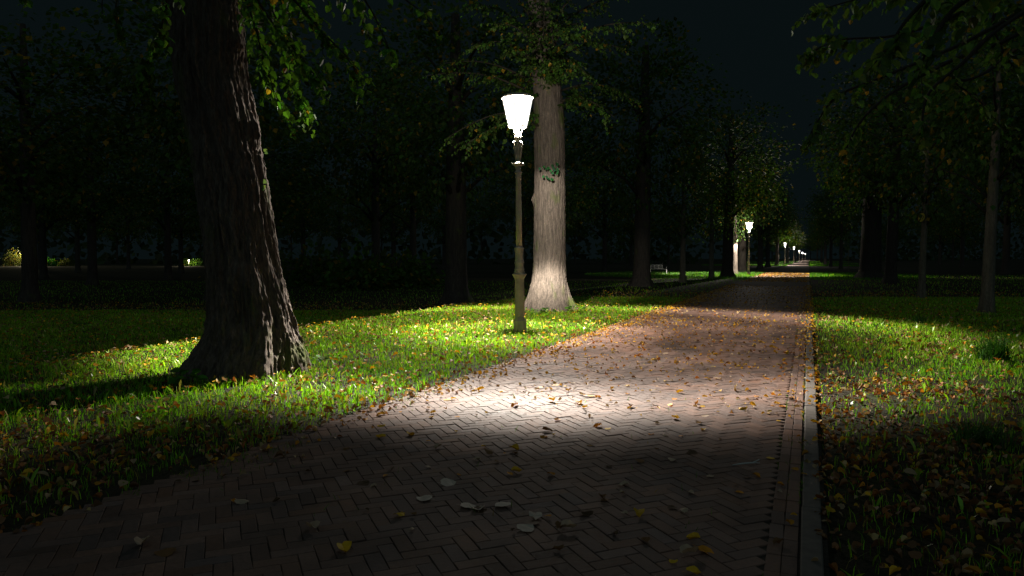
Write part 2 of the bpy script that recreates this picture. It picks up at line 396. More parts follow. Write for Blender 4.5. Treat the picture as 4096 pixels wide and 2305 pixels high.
def light_data(name, power, col):
    """lamp head with a hand-shaped distribution: a broad downward lobe that ends sharply near 62 degrees, and a weak wide tail
    with two narrow beams added on the big trunks; the lobe is dimmed to the near right"""
    ld = bpy.data.lights.new(name, 'POINT'); ld.energy = power; ld.shadow_soft_size = .06; ld.color = col
    ld.use_nodes = True; nt = ld.node_tree; nt.nodes.clear()
    out = nt.nodes.new('ShaderNodeOutputLight'); e = N(nt, 'ShaderNodeEmission')
    tc = N(nt, 'ShaderNodeTexCoord'); nrm = tc.outputs['Normal']
    sp = N(nt, 'ShaderNodeSeparateXYZ'); L(nt, nrm, sp.inputs[0])
    ac = N(nt, 'ShaderNodeMath', operation='ARCCOSINE'); L(nt, sp.outputs['Z'], ac.inputs[0])
    dv = N(nt, 'ShaderNodeMath', operation='DIVIDE'); dv.inputs[1].default_value = math.pi; L(nt, ac.outputs[0], dv.inputs[0])
    hz_ = N(nt, 'ShaderNodeCombineXYZ'); L(nt, sp.outputs['X'], hz_.inputs[0]); L(nt, sp.outputs['Y'], hz_.inputs[1])
    nz = N(nt, 'ShaderNodeVectorMath', operation='NORMALIZE'); L(nt, hz_.outputs[0], nz.inputs[0])
    def curve(prof):
        r = N(nt, 'ShaderNodeValToRGB'); el = r.color_ramp.elements
        while len(el) < len(prof): el.new(.5)
        for q, (p, v) in zip(el, sorted([(1 - a / 180, v) for a, v in prof])): q.position = p; q.color = (v, v, v, 1)
        L(nt, dv.outputs[0], r.inputs['Fac']); return r.outputs['Color']
    def azim(d, f0, f1, t0, t1):
        # horizontal bearing of the emitted direction
        dt = N(nt, 'ShaderNodeVectorMath', operation='DOT_PRODUCT'); dt.inputs[1].default_value = (SGN * d[0], SGN * d[1], 0); L(nt, nz.outputs[0], dt.inputs[0])
        m = N(nt, 'ShaderNodeMapRange', interpolation_type='SMOOTHSTEP'); m.inputs['From Min'].default_value = f0; m.inputs['From Max'].default_value = f1
        m.inputs['To Min'].default_value = t0; m.inputs['To Max'].default_value = t1; L(nt, dt.outputs['Value'], m.inputs['Value']); return m.outputs[0]
    def mul(a, b):
        m = N(nt, 'ShaderNodeMath', operation='MULTIPLY'); L(nt, a, m.inputs[0]); L(nt, b, m.inputs[1]); return m.outputs[0]
    c = mul(curve(CORE), azim((.9, -.43), .78, .99, 1.0, .50)); t = mul(curve(TAIL), azim((.152, .988), .972, .992, .045, 1.0))  # core dimmed to the near right; added beam on the trunk behind the lamp
    t2_ = mul(curve(TAIL), azim((-.57, -.82), .972, .992, 0.0, 1.5)); tt = N(nt, 'ShaderNodeMath', operation='ADD'); L(nt, t, tt.inputs[0]); L(nt, t2_, tt.inputs[1]); t = tt.outputs[0]  # second added beam, aimed at the foreground trunk
    ad = N(nt, 'ShaderNodeMath', operation='ADD'); L(nt, c, ad.inputs[0]); L(nt, t, ad.inputs[1])
    ad2 = N(nt, 'ShaderNodeMath', operation='ADD'); L(nt, ad.outputs[0], ad2.inputs[0]); L(nt, curve(UP), ad2.inputs[1])
    L(nt, ad2.outputs[0], e.inputs['Color']); L(nt, e.outputs[0], out.inputs[0]); return ld
SGN = 1
CORE = [(0, .20), (9, .17), (15, .10), (24, .14), (36, .20), (45, .23), (50, .20), (53.2, .38), (55.8, .74), (57.8, 1.0), (59.4, .84), (61.0, .34), (62.5, .05), (64.0, 0), (180, 0)]
TAIL = [(0, 0), (60, 0), (63, .12), (67, .12), (74, .15), (80, .17), (84, .12), (86, .0), (180, 0)]
UP = [(0, 0), (60, 0), (66, .006), (84, .014), (87, .032), (125, .048), (150, .03), (180, 0)]
LCOL = (1.0, .90, .78)
proto = lamp_proto()
def copy_tree(o, parent=None):
    c = o.copy(); COL.objects.link(c); c.parent = parent
    for ch in list(o.children): copy_tree(ch, c)
    return c
lamps = [(2080, 1328, 13.66), (2994, 1095, 61), (3139, 1062, 141), (3175, 1054.5, 192), (3197, 1047.7, 275), (3209, 1045, 345), (3221, 1042, 460)]
lab = ['tall ornate street lamp in front of the thick pale trunk, nearest of the lit row',
       'second lamp of the lit row along the avenue, beside a slim pale trunk',
       'third lit lamp of the row down the avenue, right of a flared pale trunk',
       'fourth lit lamp of the row down the avenue, counted from the nearest',
       'fifth lit lamp of the row down the avenue, first of the tight far three',
       'sixth lit lamp of the row, the middle one of the tight far three',
       'smallest and most distant lit lamp of the row at the end of the avenue']
LIGHT = None
lamp_pos = []
for i, (px, py, Y) in enumerate(lamps):
    r_ = proto if i == 0 else copy_tree(proto)
    p = atY(px, py, Y); r_.location = (p[0], p[1], 0); r_.rotation_euler = (0, R(-.65) if i == 0 else 0, R(90 * (i % 4)))
    tag(r_, lab[i], 'street lamp', 'lit street lamps along the avenue')
    lamp_pos.append((p[0], p[1]))
    if i < 2:
        ld = light_data('lamp_light', 90000, LCOL)
        LIGHT2 = ld
    lo = bpy.data.objects.new('lamp_light', ld); COL.objects.link(lo); lo.parent = r_
    lo.location = (0, 0, LAMP_TOP); lo.rotation_euler = (0, R(-2.2), 0) if i == 0 else (0, 0, R(-90 * (i % 4)))

# ------------------------------------------------------------------ leaves
TV = np.array([(0, 0, 0), (0, .5, -.02), (0, 1, -.10), (-.34, .04, .08), (-.48, .36, .11), (-.30, .72, .06), (.34, .04, .08), (.48, .36, .11), (.30, .72, .06)], float)
TF = np.array([(0, 1, 3), (3, 1, 4), (4, 1, 5), (5, 1, 2), (1, 0, 6), (1, 6, 7), (1, 7, 8), (1, 8, 2)])
QV = np.array([(0, 0, 0), (.42, .4, .1), (0, 1, 0), (-.42, .4, .1)], float); QF = np.array([(0, 1, 2), (0, 2, 3)])
def norm(a): return a / np.maximum(np.linalg.norm(a, axis=-1, keepdims=True), 1e-9)
def leaf_cloud(P, D, U, size, tmpl=(TV, TF), wid=1.0, fold=None):
    """P base points, D tip directions, U rough surface normals"""
    D = norm(D); X = norm(np.cross(D, U)); Z = np.cross(X, D)
    T, Fc = tmpl; n = len(P); sz = np.broadcast_to(size, (n,))[:, None, None]
    fold = np.ones(n) if fold is None else fold
    V = P[:, None] + sz * (T[None, :, 0:1] * wid * X[:, None] + T[None, :, 1:2] * D[:, None] + T[None, :, 2:3] * fold[:, None, None] * Z[:, None])
    Ff = (Fc[None] + (np.arange(n) * len(T))[:, None, None]).reshape(-1, 3)
    return V.reshape(-1, 3), Ff, len(T)
def green(n, base=(.075, .17, .022), var=.3, yellow=.04):
    c = np.array(base)[None] * np.clip(rng.normal(1, var, (n, 1)), .4, 1.8)
    c = c * (1 + rng.normal(0, .12, (n, 3)))
    y = rng.random(n) < yellow; c[y] = np.array([.45, .28, .03]) * rng.uniform(.5, 1, (y.sum(), 1))
    return np.clip(c, .005, .8)
class Foliage:
    def __init__(s, size=.1, tmpl=(TV, TF), base=(.075, .17, .022), yellow=.04):
        s.P = []; s.D = []; s.U = []; s.S = []; s.tw = MB(); s.size = size; s.tmpl = tmpl; s.base = base; s.yellow = yellow
    def twig(s, p, d, length, step=.05, droop=.5, thick=.003, size=None):
        p = np.array(p, float); d = norm(np.array(d, float)); pts = [p.copy()]; n = max(2, int(length / step)); side = rng.choice([-1, 1])
        sz = size or s.size
        for i in range(n):
            d = norm(d + np.array([rng.normal(0, .10), rng.normal(0, .10), -droop * step * 2.2 + rng.normal(0, .05)]))
            p = p + d * step; pts.append(p.copy())
            sd = norm(np.cross(d, [0, 0, 1.0]) + 1e-6); side = -side
            s.P.append(p); s.D.append(d * .45 + sd * side * rng.uniform(.5, 1.1) + np.array([0, 0, -rng.uniform(.2, 1.1)]))
            s.U.append(np.array([rng.normal(0, .45), rng.normal(0, .45) - .15, 1]))
            s.S.append(sz * rng.uniform(.6, 1.2) * (1 if i < n - 2 else .75))
        if thick: s.tw.tube(pts[::2] if len(pts) > 4 else pts, thick, 3, cap=False)
        return pts
    def branch(s, pts, r0=.02, r1=.004, sub=14, sublen=(.3, .8), step=.055, droop=.5, jitter=.5):
        pts = [np.array(p, float) for p in pts]
        # smooth resample
        Q = []; 
        for i in range(len(pts) - 1):
            a = pts[max(i - 1, 0)]; b = pts[i]; c = pts[i + 1]; d = pts[min(i + 2, len(pts) - 1)]
            for t in np.linspace(0, 1, 7)[:-1]:
                Q.append(.5 * ((2 * b) + (-a + c) * t + (2 * a - 5 * b + 4 * c - d) * t * t + (-a + 3 * b - 3 * c + d) * t ** 3))
        Q.append(pts[-1]); Q = np.array(Q)
        s.tw.tube(list(Q), list(np.linspace(r0, r1, len(Q))), 6, cap=False)
        for k in range(sub):
            t = rng.uniform(.1, 1); i = min(int(t * (len(Q) - 1)), len(Q) - 2)
            d = norm(Q[i + 1] - Q[i]); sd = norm(np.cross(d, [0, 0, 1.0])) * rng.choice([-1, 1])
            s.twig(Q[i], d * rng.uniform(.4, 1) + sd * rng.uniform(.2, 1.0) * jitter * 2 + np.array([0, 0, rng.normal(-.1, .3)]), rng.uniform(*sublen) * (1.1 - .4 * t), step, droop)
        s.twig(Q[-2], Q[-1] - Q[-2], sublen[0] * .6, step, droop)
    def build(s, name, parent, label=None, twigname='branches'):
        P = np.array(s.P); D = np.array(s.D); U = np.array(s.U); Z = np.array(s.S)
        V, Ff, k = leaf_cloud(P, D, U, Z, s.tmpl, fold=rng.uniform(.3, 2.2, len(P)))
        c = np.repeat(green(len(P), s.base, .3, s.yellow), k, 0)
        o = link(name, mesh_np(name, V, Ff, M_leaf, c), parent)
        b = s.tw.build(twigname, M_branch, parent)
        if parent is not None:
            for q in (o, b): q.matrix_parent_inverse = Matrix.Translation(-Vector(parent.location))
        return o, b

# ------------------------------------------------------------------ trunks
def trunk_mesh(name, prof, m, nseg=48, dz=.08, amp=.01, freq=18.0, vfreq=3.0, lobes=(), knots=(), seed=1, top=None, smooth=True, dense_to=None):
    """prof: (z, cx, cy, r); lobes: (azimuth, sharpness, amount, decay height)"""
    prof = np.array(prof, float); z1 = prof[-1, 0] if top is None else top
    zs = []; z = prof[0, 0]
    while z < z1:
        zs.append(z); z += dz if (dense_to is None or z < dense_to) else dz * 8
    zs.append(z1); zs = np.array(zs)
    def sm(col):   # smooth interpolation of the profile
        return np.interp(zs, prof[:, 0], prof[:, col])
    cx, cy, r = sm(1), sm(2), sm(3)
    k = max(1, int(.18 / dz)) | 1
    if k > 1 and len(zs) > 3 * k:
        ker = np.ones(k) / k
        for a in (cx, cy, r):
            pad = np.concatenate([np.full(k // 2, a[0]) - (np.arange(k // 2, 0, -1)) * (a[1] - a[0]), a, np.full(k // 2, a[-1])]); a[:] = np.convolve(pad, ker, 'valid')
    th = np.linspace(0, 2 * math.pi, nseg, endpoint=False)
    T, Zz = np.meshgrid(th, zs); rr = np.repeat(r[:, None], nseg, 1)
    for az, sh, am, dec in lobes:
        dd = np.abs((T - az + math.pi) % (2 * math.pi) - math.pi)
        rr = rr + am * np.exp(-(dd * sh) ** 2) * np.exp(-(np.maximum(Zz, 0) / dec) ** 1.2)
    for az, zk, wa, wz, am in knots:
        dd = (T - az + math.pi) % (2 * math.pi) - math.pi
        rr = rr + am * np.exp(-((dd / wa) ** 2 + ((Zz - zk) / wz) ** 2))
    rr = rr * (1 + .05 * (noise2(T * 2.2, Zz * .9, seed + 9) - .5))
    if amp > 0:
        U = T * np.mean(r)
        wp = (noise2(U * 5, Zz * 1.6, seed + 1) - .5) * 1.6 + (noise2(U * 14, Zz * 7, seed + 5) - .5) * .5
        n1 = noise2(U * freq + wp, Zz * vfreq, seed); n2 = noise2(U * freq * 2.1 + wp, Zz * vfreq * 2.2, seed + 2)
        n3 = noise2(U * 60, Zz * 15, seed + 3)
        ridge = 1 - np.abs(2 * n1 - 1) * 1.6
        rr = rr + amp * (ridge * .9 + (1 - np.abs(2 * n2 - 1)) * .4 + (n3 - .5) * .7 - .8)
    X = cx[:, None] + rr * np.cos(T); Y = cy[:, None] + rr * np.sin(T)
    V = np.stack([X, Y, Zz], -1).reshape(-1, 3); h = len(zs)
    i = np.arange(h - 1)[:, None] * nseg; j = np.arange(nseg)[None]; j2 = (j + 1) % nseg
    Fq = np.stack([i + j, i + j2, i + nseg + j2, i + nseg + j], -1).reshape(-1, 4)
    return mesh_np(name, V, Fq, m, smooth=smooth)

# --- foreground linden (profile read from the photograph, at its own distance)
TY = 9.0
edge = [(-160, 395, 585), (0, 418, 602), (100, 432, 612), (200, 444, 622), (300, 466, 645), (380, 484, 657), (420, 490, 664), (460, 497, 674), (500, 503, 676), (560, 510, 684), (620, 517, 694), (680, 523, 706), (740, 528, 721), (800, 530, 735), (850, 524, 746), (900, 500, 762), (960, 480, 775)]
pr = []
for y, a, b in edge:
    A_ = sY(a, y, TY); B_ = sY(b, y, TY)
    pr.append((A_[2], (A_[0] + B_[0]) / 2, TY, (B_[0] - A_[0]) / 2 * .97))
pr.sort(); base = pr[0]; pr = [(-.15, base[1], TY, base[3])] + [p for p in pr if p[0] > -.1]
cx0 = base[1]
pr = [(z, x - cx0, 0, r) for z, x, y, r in pr]
topp = pr[-1]; pr += [(7.5, topp[1] - .25, .1, .46), (11, topp[1] - .35, .1, .36)]
t1 = thing('linden_tree', 'massive leaning foreground linden with deeply furrowed bark lit along its right side', 'tree', (cx0, TY, 0))
lob = [(R(-60), 4.6, .19, .85), (R(-6), 3.2, .10, .6), (R(-95), 3.4, .08, .35), (R(195), 2.4, .16, .28), (R(-135), 3.0, .08, .3), (R(60), 2.5, .15, .5), (R(130), 2.5, .15, .4)]
tr = link('trunk', trunk_mesh('trunk', pr, M_bark, 520, .0085, .044, 15, 1.25, lob,
          knots=[(R(-18), 4.05, .25, .12, .06), (R(-12), 3.0, .2, .16, .07), (R(-10), 2.55, .15, .08, .03), (R(-40), 3.75, .2, .12, -.03)], seed=4, dense_to=5.2), t1)
fo = Foliage(.105)
def SB(fol, pts, Y, r0=.018, **kw):
    P = [sY(x, y, Y + (dy if len(q) else 0)) for (x, y, *q) in pts for dy in [q[0] if q else 0]]
    fol.branch(P, r0, **kw)
kw = dict(step=.06, droop=.55)
SB(fo, [(560, -320, .8), (760, -230, .4), (930, -100), (1010, -10), (1060, 30), (1090, 70)], 7.2, sub=5, sublen=(.15, .4), jitter=.25, **kw)
SB(fo, [(560, -300, .8), (720, -180, .4), (870, -60), (930, 20), (960, 80), (980, 125)], 7.3, sub=10, sublen=(.2, .5), jitter=.3, **kw)
SB(fo, [(560, -260, .8), (640, -110, .4), (740, 0), (810, 80), (860, 130), (890, 170)], 7.6, sub=24, sublen=(.25, .7), jitter=.35, **kw)
SB(fo, [(560, -240, .6), (600, -100, .3), (660, 20), (720, 100), (770, 160), (800, 200)], 7.9, sub=26, sublen=(.3, .7), jitter=.4, **kw)
SB(fo, [(560, -200, .3), (600, -40, .2), (640, 60), (660, 140), (680, 200), (692, 250)], 8.2, sub=16, sublen=(.2, .5), jitter=.3, **kw)
SB(fo, [(580, -200), (640, -60), (700, 60), (730, 160), (745, 230), (770, 270)], 10.5, sub=26, sublen=(.3, .8), jitter=.5, **kw)
SB(fo, [(580, -120), (640, 40), (660, 160), (680, 230), (720, 280)], 10.8, sub=22, sublen=(.3, .7), jitter=.5, **kw)
SB(fo, [(600, -260, .5), (760, -160), (860, -60), (900, 0)], 7.9, sub=22, sublen=(.3, .8), jitter=.5, **kw)
SB(fo, [(600, -260, .5), (700, -140), (740, -40), (780, 30)], 8.8, sub=26, sublen=(.3, .8), jitter=.5, **kw)
SB(fo, [(500, -300, .4), (440, -120), (420, 0), (400, 90), (375, 150), (358, 205)], 8.0, sub=34, sublen=(.2, .5), jitter=.35, **kw)
SB(fo, [(500, -300, .4), (380, -140), (310, -40), (290, 30), (300, 80)], 7.8, sub=22, sublen=(.2, .45), jitter=.3, **kw)
SB(fo, [(500, -320, .4), (330, -160), (270, -60), (255, 20)], 8.0, sub=8, sublen=(.2, .4), jitter=.3, **kw)
SB(fo, [(480, -300, .4), (240, -180), (100, -70), (70, -20)], 8.0, sub=10, sublen=(.2, .4), jitter=.3, **kw)
fo.build('crown', t1)
# small shoots growing straight from the bark
def shoot(name, parent, pts, size, base=(.06, .15, .03), nrm=(0, -1, .3)):
    P = np.array([p for p in pts]); n = len(P)
    D = np.stack([rng.normal(0, .6, n), np.full(n, -.25), rng.normal(-.5, .5, n)], 1)
    U = np.tile(np.array(nrm, float), (n, 1)) + rng.normal(0, .3, (n, 3))
    V, Ff, k = leaf_cloud(P, D, U, size * rng.uniform(.7, 1.15, n))
    o = link('foliage', mesh_np('foliage', V, Ff, M_leaf, np.repeat(green(n, base, .2, 0), k, 0)), parent)
    if parent is not None: o.matrix_parent_inverse = Matrix.Translation(-Vector(parent.location))
    return o
shoot('bark_shoot', t1, [sY(x, y, 8.9) for x, y in ((668, 375), (673, 383), (662, 455), (664, 466), (660, 474))], .06, (.12, .2, .09))

# --- linden behind the lamp
T2Y = 19.5
edge2 = [(-60, 1318, 1378), (0, 1325, 1383), (100, 1336, 1394), (220, 1341, 1411), (300, 1343, 1420), (400, 1345, 1421), (500, 1343, 1422), (560, 1342, 1422), (640, 1341, 1423), (680, 1340, 1424), (710, 1336, 1425), (740, 1330, 1428), (770, 1322, 1434), (795, 1316, 1440)]
pr = []
for y, a, b in edge2:
    A_ = sY(a, y, T2Y); B_ = sY(b, y, T2Y); pr.append((A_[2], (A_[0] + B_[0]) / 2, T2Y, (B_[0] - A_[0]) / 2))
pr.sort(); base = pr[0]; pr = [(-.15, base[1], T2Y, base[3])] + [p for p in pr if p[0] > -.1]; cx2 = base[1]
pr = [(z, x - cx2, 0, r) for z, x, y, r in pr] + [(14, pr[-1][1] - cx2 - .3, 0, .3)]
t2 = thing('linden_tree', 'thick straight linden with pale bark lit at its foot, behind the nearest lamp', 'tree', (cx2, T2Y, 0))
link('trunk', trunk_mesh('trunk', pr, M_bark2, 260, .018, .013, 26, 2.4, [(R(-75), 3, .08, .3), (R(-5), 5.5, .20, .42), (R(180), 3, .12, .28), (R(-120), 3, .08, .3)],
     knots=[(R(-93), 2.62, .22, .13, .045), (R(178), 3.0, .3, .12, .07), (R(-93), 2.62, .10, .06, -.05)], seed=21, dense_to=8.5), t2)
f2 = Foliage(.105, base=(.065, .135, .022))
def scatter_sprays(fol, boxes, n, Yr, step=.09, ln=(.5, 1.1), sub=7):
    """leafy sprays whose tips hang inside the given picture boxes, at their true distances"""
    for (x0, y0, x1, y1, dens) in boxes:
        for _ in range(int(n * dens)):
            Y = rng.uniform(*Yr); x = rng.uniform(x0, x1); y = rng.uniform(y0, y1)
            p = sY(x, y, Y); out = 1 if x > (x0 + x1) / 2 else -1
            d = np.array([out * rng.uniform(.3, 1), rng.normal(0, .5), rng.uniform(-.5, .1)])
            for _k in range(rng.integers(2, sub)):
                fol.twig(p + rng.normal(0, .18, 3), d + rng.normal(0, .45, 3), rng.uniform(*ln), step, .45, thick=.004)
def limb(fol, root, tip, r0, r1, sag=.3, n=6, **kw):
    root = np.array(root, float); tip = np.array(tip, float); pts = []
    for t in np.linspace(0, 1, n):
        p = root * (1 - t) + tip * t; p = p + np.array([0, 0, math.sin(t * math.pi) * sag * .8]) ; pts.append(p)
    fol.branch(pts, r0, r1, **kw)
def T2p(zz): 
    a = np.array(pr); return np.array([cx2 + np.interp(zz, a[:, 0], a[:, 1]), T2Y, zz])
# left-hand boughs drooping beside the lantern, right-hand boughs over the path
for zz, tip, Yt in ((5.6, (1075, 190), 18.5), (5.2, (1128, 345), 18.2), (4.9, (1170, 365), 17.5), (5.9, (1110, 160), 20), (6.4, (1200, 110), 18), (6.6, (1250, 60), 17.5), (5.8, (1230, 200), 21),
                    (5.5, (1545, 295), 18.5), (5.3, (1500, 270), 19.5), (5.8, (1600, 250), 20.5), (6.2, (1480, 190), 18), (5.9, (1430, 150), 17.8), (6.5, (1560, 120), 19), (6.8, (1640, 60), 18),
                    (6.6, (1460, 60), 17.5), (7.2, (1500, -40), 17.5), (7.2, (1240, -40), 17.5), (7.4, (1360, -30), 17), (7, (1180, 10), 19), (7, (1400, 10), 21), (7.4, (1700, -40), 20)):
    limb(f2, T2p(zz), sY(*tip, Yt), .035, .006, .45, sub=30, sublen=(.35, .95), step=.085, droop=.4, jitter=.6)
for zz, tip, Yt in ((6.0, (1335, 165), 18.0), (6.3, (1395, 150), 18.1), (6.6, (1345, 85), 17.8), (6.8, (1405, 70), 18.0), (7.0, (1370, 20), 17.6), (6.1, (1300, 130), 18.0), (6.5, (1440, 110), 18.2), (5.7, (1430, 185), 18.7)):
    limb(f2, T2p(zz), sY(*tip, Yt), .02, .005, .2, sub=22, sublen=(.3, .6), step=.085, droop=.5, jitter=.8)
f2.build('crown', t2)
shoot('bark_shoot', t2, [atY(2120 + x / 10.36, 620 + y / 10.36, T2Y - .60 - .02 * rng.random()) for x, y in
      ((400, 520), (530, 510), (700, 600), (780, 590), (860, 620), (900, 400), (960, 480), (1080, 330), (1130, 340), (960, 640), (1100, 560), (1150, 600), (1120, 700), (1140, 760), (900, 740), (870, 790), (660, 870), (700, 930), (760, 960), (520, 870), (930, 980), (970, 1000))], .085, (.03, .16, .05))

# --- generic avenue trees
def make_crown_mesh(name, seed, n_tw=420, rx=4.2, rz=4.5, zc=9.0, leaf=.22, low=0.0):
    r = np.random.default_rng(seed)
    # leaf sprays filling a lumpy volume
    th = r.uniform(0, 2 * math.pi, n_tw); cz = r.uniform(-1, 1, n_tw); rad = r.uniform(.25, 1, n_tw) ** .5
    lump = .75 + .5 * noise2(th * 2.5, cz * 3, seed)
    c = np.stack([np.cos(th) * np.sqrt(1 - cz ** 2) * rx * rad * lump, np.sin(th) * np.sqrt(1 - cz ** 2) * rx * rad * lump, zc + cz * rz * rad * lump], 1)
    k = 14
    P = np.repeat(c, k, 0) + r.normal(0, .42, (n_tw * k, 3)) * np.array([1, 1, .45])
    out = norm(P - np.array([0, 0, zc])); out[:, 2] -= r.uniform(.1, 1.0, len(P))
    U = r.normal(0, .5, (len(P), 3)) + np.array([0, 0, 1])
    V, Ff, kk = leaf_cloud(P, out + r.normal(0, .4, P.shape), U, leaf * r.uniform(.6, 1.3, len(P)), (QV, QF))
    g = np.repeat(green(len(P), (.06, .115, .022), .35, .06), kk, 0)
    return mesh_np(name, V, Ff, M_leaf, g)
CR = [make_crown_mesh('crown', 50 + i, 420, 4.0, 4.2, 8.6) for i in range(3)]
CRS = [make_crown_mesh('crown', 70 + i, 170, 1.9, 2.6, 5.4, .16) for i in range(2)]
def limbs_mesh(seed, h, spread, r0):
    r = np.random.default_rng(seed); m = MB()
    for i in range(9):
        a = r.uniform(0, 2 * math.pi); z0 = r.uniform(.36, .8) * h; s_ = spread * r.uniform(.5, .9)
        m.tube([(0, 0, z0), (math.cos(a) * s_ * .4, math.sin(a) * s_ * .4, z0 + .1 * h), (math.cos(a) * s_, math.sin(a) * s_, z0 + .16 * h)], [r0, r0 * .6, r0 * .2], 6)
    return m.mesh('limbs', M_branch, True)
LB = [limbs_mesh(5, 11, 4, .11), limbs_mesh(6, 6.5, 2, .04)]
gtr = 'trees lining the avenue'
def avenue_tree(px, Y, wpx, label, m=M_bark_shade, lean=0.0, small=False, group=gtr, crown=True, crz=None, hi=1.0, name='linden_tree', X=None, csc=1.0):
    p = atY(px, 1100, Y); x = p[0] if X is None else X
    r = wpx * Y / F / 2
    t = thing(name, label, 'tree', (x, Y, float(terrain(x, Y)) + .03), group)
    h = 6.6 if small else 12
    prf = [(-.1, 0, 0, r * 1.45), (.15, 0, 0, r * 1.28), (.5, lean * .05 * h, 0, r * 1.08), (1.2, lean * .1 * h, 0, r), (h * .5, lean * .5 * h, 0, r * .86), (h, lean * h, 0, r * .35)]
    lb = [(R(a + rng.uniform(-20, 20)), 3, r * .35, .3) for a in (0, 72, 144, 216, 288)]
    link('trunk', trunk_mesh('trunk', prf, m, 36 if Y > 45 else 72, .12 if Y > 45 else .05, 0 if Y > 60 else min(.012, r * .04), 20, 2.5, lb, seed=int(Y * 3 + px) % 97), t)
    if crown:
        i = int(rng.integers(0, 3)); c = link('crown', CRS[i % 2] if small else CR[i], t); c.location = (lean * h * .7, 0, 0); c.rotation_euler = (0, 0, rng.uniform(0, 6.28)); c.scale = (csc, csc, hi)
        l_ = link('limbs', LB[1 if small else 0], t); l_.location = (lean * h * .5, 0, 0); l_.rotation_euler = (0, 0, rng.uniform(0, 6.28))
    return t
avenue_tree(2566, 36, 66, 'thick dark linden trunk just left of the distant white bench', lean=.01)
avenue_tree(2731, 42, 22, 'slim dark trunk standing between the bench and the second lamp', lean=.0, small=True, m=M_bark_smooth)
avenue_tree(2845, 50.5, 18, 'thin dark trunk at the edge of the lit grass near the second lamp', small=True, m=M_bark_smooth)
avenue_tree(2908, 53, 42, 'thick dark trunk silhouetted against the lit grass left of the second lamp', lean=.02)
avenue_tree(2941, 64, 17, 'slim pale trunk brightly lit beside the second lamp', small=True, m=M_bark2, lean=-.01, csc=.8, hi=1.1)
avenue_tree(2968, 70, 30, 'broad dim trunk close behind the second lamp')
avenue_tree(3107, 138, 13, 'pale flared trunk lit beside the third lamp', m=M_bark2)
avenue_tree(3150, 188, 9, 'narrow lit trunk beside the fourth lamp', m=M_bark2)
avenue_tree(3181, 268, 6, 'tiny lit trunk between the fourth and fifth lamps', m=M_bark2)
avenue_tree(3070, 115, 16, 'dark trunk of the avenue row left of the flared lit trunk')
avenue_tree(3040, 95, 20, 'dark trunk of the avenue row right of the second lamp')
avenue_tree(1825, 30, 88, 'dim wide trunk in the dark lawn left of the nearest lamp', group='trees in the dark lawn')
# right side
avenue_tree(3480, 50, 78, 'very broad dark trunk in the right row, left of its neighbour linden', lean=.01)
avenue_tree(3562, 40, 42, 'dark leaning trunk in the right row behind the numbered young tree', lean=.022)
tn = avenue_tree(3688, 25.3, 24, 'young slender tree carrying a yellow number plate', small=True, m=M_bark_smooth, lean=.018)
ty = avenue_tree(3952, 18.6, 43, 'young straight smooth-barked tree standing in the right lawn', small=True, m=M_bark_smooth, lean=.022, hi=1.15)
for i, (px, Y, w) in enumerate(((3363, 95, 12), (3322, 120, 12), (3300, 160, 10), (3285, 210, 8), (3268, 290, 6))):
    avenue_tree(px, Y, w, ['dim trunk of the right row, left of the broad dark trunk', 'fainter trunk in the right row near the lit verge', 'faint trunk far down the right row', 'very faint trunk far down the right row', 'farthest faint trunk of the right row by the path end'][i])
# dark wood on both sides and behind: each its own tree
k = 0
spots = []
for Y, xs in ((34, (-21, -13)), (48, (-40, -30, -19, -8)), (66, (-58, -44, -33, -20, -8, 4)), (92, (-75, -58, -42, -28, -14, 2, 14)), (125, (-84, -66, -48, -30, -12, 6, 22)), (230, (-160, -130, -100, -70, -40, -10, 20, 50)),
              (30, (24, 31)), (44, (34, 43)), (60, (44, 55)), (82, (60, 76)), (110, (70, 90, 104)), (150, (88, 110, 135)), (240, (128, 150, 180, 210)), (420, (130, 155, 225, 260)), (560, (180, 210, 236, 262, 290))):
    for x in xs: spots.append((x + rng.normal(0, 1.2), Y + rng.normal(0, 2)))
for x, Y in spots:
    side = 'left' if x < .41 * Y else 'right'
    far = 'near' if Y < 60 else 'mid' if Y < 140 else 'far'
    lb_ = {('left', 'near'): 'dim tree in the dark wood behind the left lawn', ('left', 'mid'): 'dark tree of the wood across the left lawn', ('left', 'far'): 'distant dark tree closing the view beyond the left lawn',
           ('right', 'near'): 'dim tree in the dark wood right of the avenue', ('right', 'mid'): 'dark tree of the wood beyond the right row', ('right', 'far'): 'distant dark tree closing the view at the right'}[(side, far)]
    avenue_tree(0, Y, 60 * F / Y / 100, lb_, X=x, group='dark trees of the wood around the park', hi=rng.uniform(.9, 1.3) * (1.6 if Y > 200 else 1), csc=1.25 * (1.5 if Y > 200 else 1))

# --- tree right of the frame whose boughs hang in at the upper right
tp = (6.9, 7.4)
t3 = thing('linden_tree', 'near linden whose large-leaved boughs droop into the upper right', 'tree', (tp[0], tp[1], 0))
link('trunk', trunk_mesh('trunk', [(-.1, 0, 0, .4), (.3, 0, 0, .33), (2, 0, 0, .3), (6, .1, 0, .26), (10, .1, 0, .15)], M_bark, 72, .05, .012, 20, 2.5, [], seed=3), t3)
f3 = Foliage(.115, base=(.07, .14, .03), yellow=.03)
kw = dict(step=.062, droop=.5)
root = np.array([tp[0], tp[1], 4.9])
def RB(pts, Y, **k2):
    P = [root + np.array([0, 0, rng.uniform(-.2, .8)])] + [sY(x, y, Y) for x, y in pts]; f3.branch(P, .03, .004, **k2)
RB([(2600, -60), (2400, 40), (2250, 90), (2120, 100), (2040, 130)], 8.0, sub=26, sublen=(.25, .6), jitter=.35, **kw)
RB([(2620, 0), (2420, 110), (2230, 190), (2110, 240), (2060, 300), (2035, 345)], 7.6, sub=26, sublen=(.2, .5), jitter=.3, **kw)
